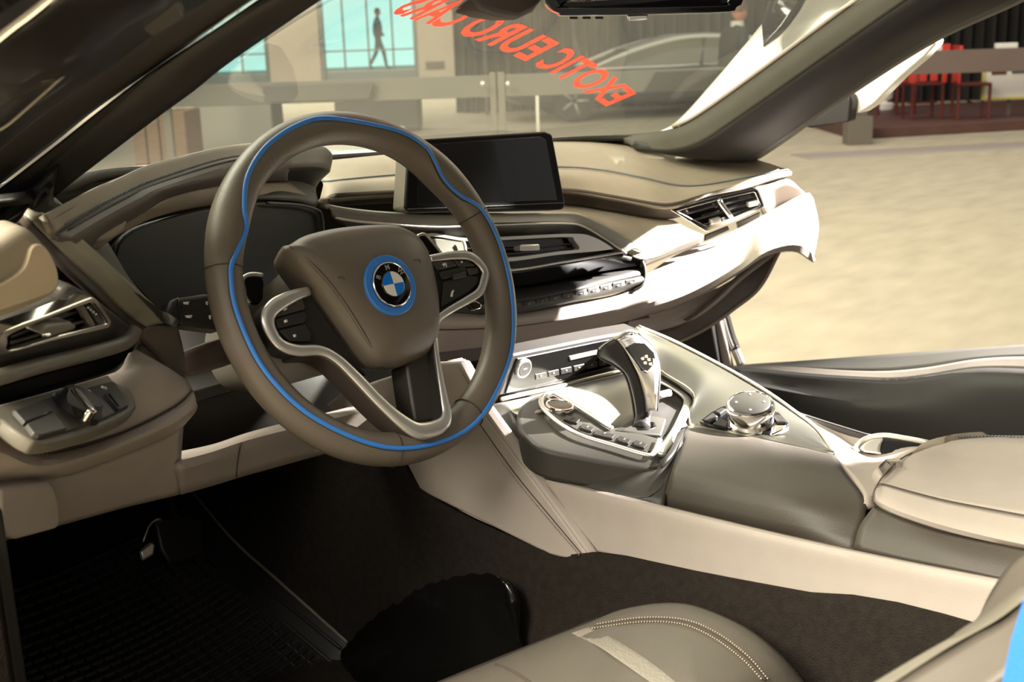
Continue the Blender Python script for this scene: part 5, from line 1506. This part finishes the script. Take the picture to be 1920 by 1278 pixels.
# seated man in a grey suit
mp = T(1366, 60, 13.0)
sv = [(0, 0, .50), (.02, 0, .68), (.06, 0, .88), (.09, 0, 1.03), (.11, 0, 1.10),
      (.07, .17, 1.00), (.06, .23, .78), (.22, .20, .64), (.32, .18, .62), (.07, -.17, 1.00), (.06, -.23, .78), (.22, -.20, .64), (.32, -.18, .62),
      (.05, .10, .50), (.40, .12, .50), (.42, .12, .10), (.54, .13, .06), (.05, -.10, .50), (.40, -.12, .50), (.42, -.12, .10), (.54, -.13, .06)]
se = [(0, 1), (1, 2), (2, 3), (3, 4), (2, 5), (5, 6), (6, 7), (7, 8), (2, 9), (9, 10), (10, 11), (11, 12), (0, 13), (13, 14), (14, 15), (15, 16), (0, 17), (17, 18), (18, 19), (19, 20)]
sr = [(.16, .13), (.16, .12), (.17, .12), (.09, .08), .055, .075, .055, .045, .03, .075, .055, .045, .03, .095, .075, .05, .045, .095, .075, .05, .045]
FA = math.atan2(CR.y, CR.x)
man = person('person', 'seated man in a grey suit and white collar, turned to the right', (mp.x, mp.y, GZ), FA + .35, sv, se, sr, M['suit'], (.13, 0, 1.21, .105), M['hair'])
man_b = man.children[0]
cl = lathe('collar', [(.075, 0), (.07, .05), (.062, .055), (.06, .0)], M['shirt'], man, Matrix.Translation(Matrix.Rotation(FA + .35, 4, 'Z') @ Vector((.105, 0, 1.055))), seg=16, rel=True)
for sgn in (-1, 1):
    Rm = Matrix.Rotation(FA + .35, 4, 'Z')
    hv_ = Rm @ Vector((.34, sgn * .18, .62))
    pm = mk('hand', [hv_ + Rm @ Vector((x, y * .04, z)) for x in (0, .05, .09) for y, z in ((-1, -.012), (1, -.012), (1, .012), (-1, .012))], grid_faces(3, 4, True) + [(3, 2, 1, 0), (8, 9, 10, 11)], M['skin'], man, rel=True, bev=.005)
    for k in range(4):
        a = hv_ + Rm @ Vector((.085, -.03 + .02 * k, 0))
        tube('finger', [a, a + Rm @ Vector((.04 + .006 * (k in (1, 2)), 0, -.006)), a + Rm @ Vector((.065 + .01 * (k in (1, 2)), 0, -.03))], [.009, .008, .006], M['skin'], pm, n=8, seg=8, rel=True)
    a = hv_ + Rm @ Vector((.02, -sgn * .038, 0))
    tube('finger', [a, a + Rm @ Vector((.03, -sgn * .02, -.005)), a + Rm @ Vector((.055, -sgn * .018, -.015))], [.01, .009, .007], M['skin'], pm, n=8, seg=8, rel=True)
stl = thing('stool', 'dark stool under the man in the grey suit', 'stool', (mp.x, mp.y, GZ))
lathe('seat', [(.17, .36), (.19, .37), (.19, .40), (.16, .41), (.001, .41)], M['plastic'], stl, Matrix.Identity(4), seg=24, rel=True)
for k in range(4):
    a = math.pi / 4 + k * math.pi / 2
    tube('leg', [Vector((.13 * math.cos(a), .13 * math.sin(a), .37)), Vector((.2 * math.cos(a), .2 * math.sin(a), 0))], .014, M['greyp'], stl, n=2, seg=8, rel=True)
# walking person outside
wp_ = T(712, 131, 36)
wv = [(0, 0, .95), (.0, 0, 1.15), (.0, 0, 1.38), (.01, 0, 1.48), (.02, 0, 1.54),
      (0, .17, 1.40), (-.05, .20, 1.12), (.05, .20, .90), (0, -.17, 1.40), (.08, -.20, 1.12), (.2, -.19, .95),
      (.0, .09, .92), (-.08, .09, .5), (-.3, .09, .12), (-.2, .09, .04), (.0, -.09, .92), (.16, -.09, .5), (.22, -.09, .08), (.36, -.09, .04)]
we = [(0, 1), (1, 2), (2, 3), (3, 4), (2, 5), (5, 6), (6, 7), (2, 8), (8, 9), (9, 10), (0, 11), (11, 12), (12, 13), (13, 14), (0, 15), (15, 16), (16, 17), (17, 18)]
wr = [(.15, .11), (.15, .11), (.17, .11), (.08, .07), .05, .07, .05, .04, .07, .05, .04, .09, .065, .045, .04, .09, .065, .045, .04]
person('person', 'person in blue clothes walking past outside the hall window', (wp_.x, wp_.y, wp_.z), FA, wv, we, wr, M['cloth'], (.03, 0, 1.64, .105), M['hair'])

# ---------- right-hand deck with red chairs, barrier and board
dk = gz(1900, 247)
dl_, dr_ = gz(1600, 262), gz(2300, 222)
n_ = Vector((FW.x, FW.y, 0)).normalized() * 2.6
o_ = mk('deck', [dl_, dr_, dr_ + n_, dl_ + n_] + [p + Vector((0, 0, .10)) for p in (dl_, dr_, dr_ + n_, dl_ + n_)], [(0, 3, 2, 1), (4, 5, 6, 7), (0, 1, 5, 4), (1, 2, 6, 5), (2, 3, 7, 6), (3, 0, 4, 7)], M['plinth'], smooth=False, bev=.01)
tag(o_, 'low dark red brown deck carrying the red chairs', 'platform')
DZ = GZ + .10
pa_, pb_ = gz(1480, 290), gz(2300, 246)
nn_ = (pb_ - pa_).cross(Vector((0, 0, 1))).normalized()
if nn_.dot(CAM - pa_) < 0:
    nn_ = -nn_
o_ = mk('cable_cover', [pa_, pb_, pb_ + nn_ * .45, pa_ + nn_ * .45] + [p + Vector((0, 0, .012)) for p in (pa_ + nn_ * .05, pb_ + nn_ * .05, pb_ + nn_ * .4, pa_ + nn_ * .4)], [(0, 3, 2, 1), (4, 5, 6, 7), (0, 1, 5, 4), (1, 2, 6, 5), (2, 3, 7, 6), (3, 0, 4, 7)], M['ivory'], smooth=False)
tag(o_, 'pale flat strip laid along the carpet before the deck', 'floor strip')
br = thing('deck_barrier', 'brown board barrier along the deck at the right', 'barrier', T(1800, 110, 10.9))
bz = T(1830, 92, 10.9).z
p, q = T(1580, 110, 10.9), T(2250, 110, 10.7)
hbox('board', *[Vector((a.x, a.y, z)) for a, z in ((p, bz - .20), (q, bz - .20), (q, bz), (p, bz))], .05, M['beam2'], br)
for u in (1618, 2240):
    hbox('post', *upright(u - 10, u + 12, 10.95, 10.95, GZ, bz), .08, M['greyp'], br)
hbox('foot', *upright(1596, 1642, 10.7, 10.7, GZ, GZ + .25), .2, M['greyp'], br)
for u0, u1 in ((1750, 1766), (1870, 1908)):
    o_ = hbox('lamp_box', *upright(u0, u1, 10.85, 10.85, bz, bz + .045), .08, M['board'])
    tag(o_, 'small white box on the deck barrier, %s one' % ('left' if u0 == 1750 else 'right'), 'box')
sg = thing('sign_board', 'white display board with yellow edge at the far right', 'sign', T(1890, 185, 12))
hbox('panel', *upright(1850, 1990, 12, 12, T(1880, 184, 12).z, T(1880, 128, 12).z), .03, M['board'], sg)
hbox('edge', *upright(1846, 1850, 11.98, 11.98, T(1880, 186, 12).z, T(1880, 128, 12).z), .04, M['yellow'], sg)
hbox('edge', *upright(1846, 1990, 11.97, 11.97, T(1880, 188, 12).z, T(1880, 184, 12).z), .04, M['yellow'], sg)
hbox('print', *upright(1862, 1890, 11.99, 11.99, T(1880, 140, 12).z, T(1880, 132, 12).z), .02, M['chairdark'], sg)
hbox('print', *upright(1900, 1960, 11.99, 11.99, T(1880, 139, 12).z, T(1880, 131, 12).z), .02, M['carp'], sg)
hbox('leg', *upright(1895, 1902, 12.1, 12.1, DZ, T(1880, 184, 12).z), .03, M['greyp'], sg)


def chair(label, base, ang, s=1.0):
    t = thing('red_chair', label, 'chair', base, 'red chairs on the deck')
    Rm = Matrix.Rotation(ang, 4, 'Z') @ Matrix.Scale(s, 4)
    def bx(name, lo, hi, m, par=t):
        return box(name, lo, hi, m, par, bev=.006, M=Rm, rel=True)
    bx('seat', (-.2, -.2, .40), (.2, .2, .435), M['chairdark'])
    for x in (-.18, .18):
        for y in (-.18, .18):
            bx('leg', (x - .018, y - .018, 0), (x + .018, y + .018, .41), M['chairdark'])
    for x in (-.19, .19):
        bx('back_post', (x - .03, .17, .43), (x + .03, .20, .80), M['chairred'])
    for x in (-.065, .065):
        bx('back_slat', (x - .045, .175, .45), (x + .045, .195, .78), M['chairred'])
    bx('top_rail', (-.24, .165, .78), (.24, .205, .88), M['chairred'])
    bx('stretcher', (-.18, -.01, .18), (.18, .01, .21), M['chairdark'])
    return t


CA = math.atan2(CR.y, CR.x)
b_ = P(1728, 222, 'z', DZ)
chair('red slat back chair nearest the post, facing away', b_, CA + math.pi, .82)
b_ = P(1680, 214, 'z', DZ)
chair('red chair partly behind the white mirror cap', b_, CA + math.pi + .5, .72)
b_ = P(1818, 222, 'z', DZ)
chair('red chair turned sideways, seen edge on, beside the white board', b_, CA + math.pi / 2 - .15, .8)
ur = thing('white_urn', 'white lidded urn standing beside the red chairs', 'urn', P(1659, 208, 'z', DZ))
lathe('vessel', [(.06, 0), (.085, .02), (.09, .08), (.06, .10), (.05, .12), (.075, .14), (.08, .2), (.05, .24), (.001, .26)], M['board'], ur, Matrix.Identity(4), seg=24, rel=True)
lathe('lid', [(.03, .25), (.035, .27), (.012, .29), (.001, .30)], M['board'], ur, Matrix.Identity(4), seg=16, rel=True)
# low furniture beyond the bonnet, left
c3 = thing('crate', 'brown wooden crate standing beyond the bonnet at the left', 'crate', T(285, 250, 9))
for k in range(4):
    u = 232 + 26 * k
    hbox('plank', *upright(u, u + 24, 9, 9, GZ, .47), .5, M['wood'], c3, bev=.01)
o_ = hbox('glass_case', *upright(352, 500, 11, 11, GZ, .50), .6, M['day'] if False else M['cars'], bev=.02)
tag(o_, 'low pale display case beyond the bonnet', 'display case')
o_ = hbox('dark_case', *upright(620, 780, 14, 14, GZ, .42), .6, M['dgrey'], bev=.02)
tag(o_, 'low dark display case under the bright window', 'display case')
o_ = hbox('white_case', *upright(520, 740, 9.2, 9.2, GZ, .25), .6, M['board'], bev=.02)
tag(o_, 'low white display plinth seen over the steering wheel', 'display case')
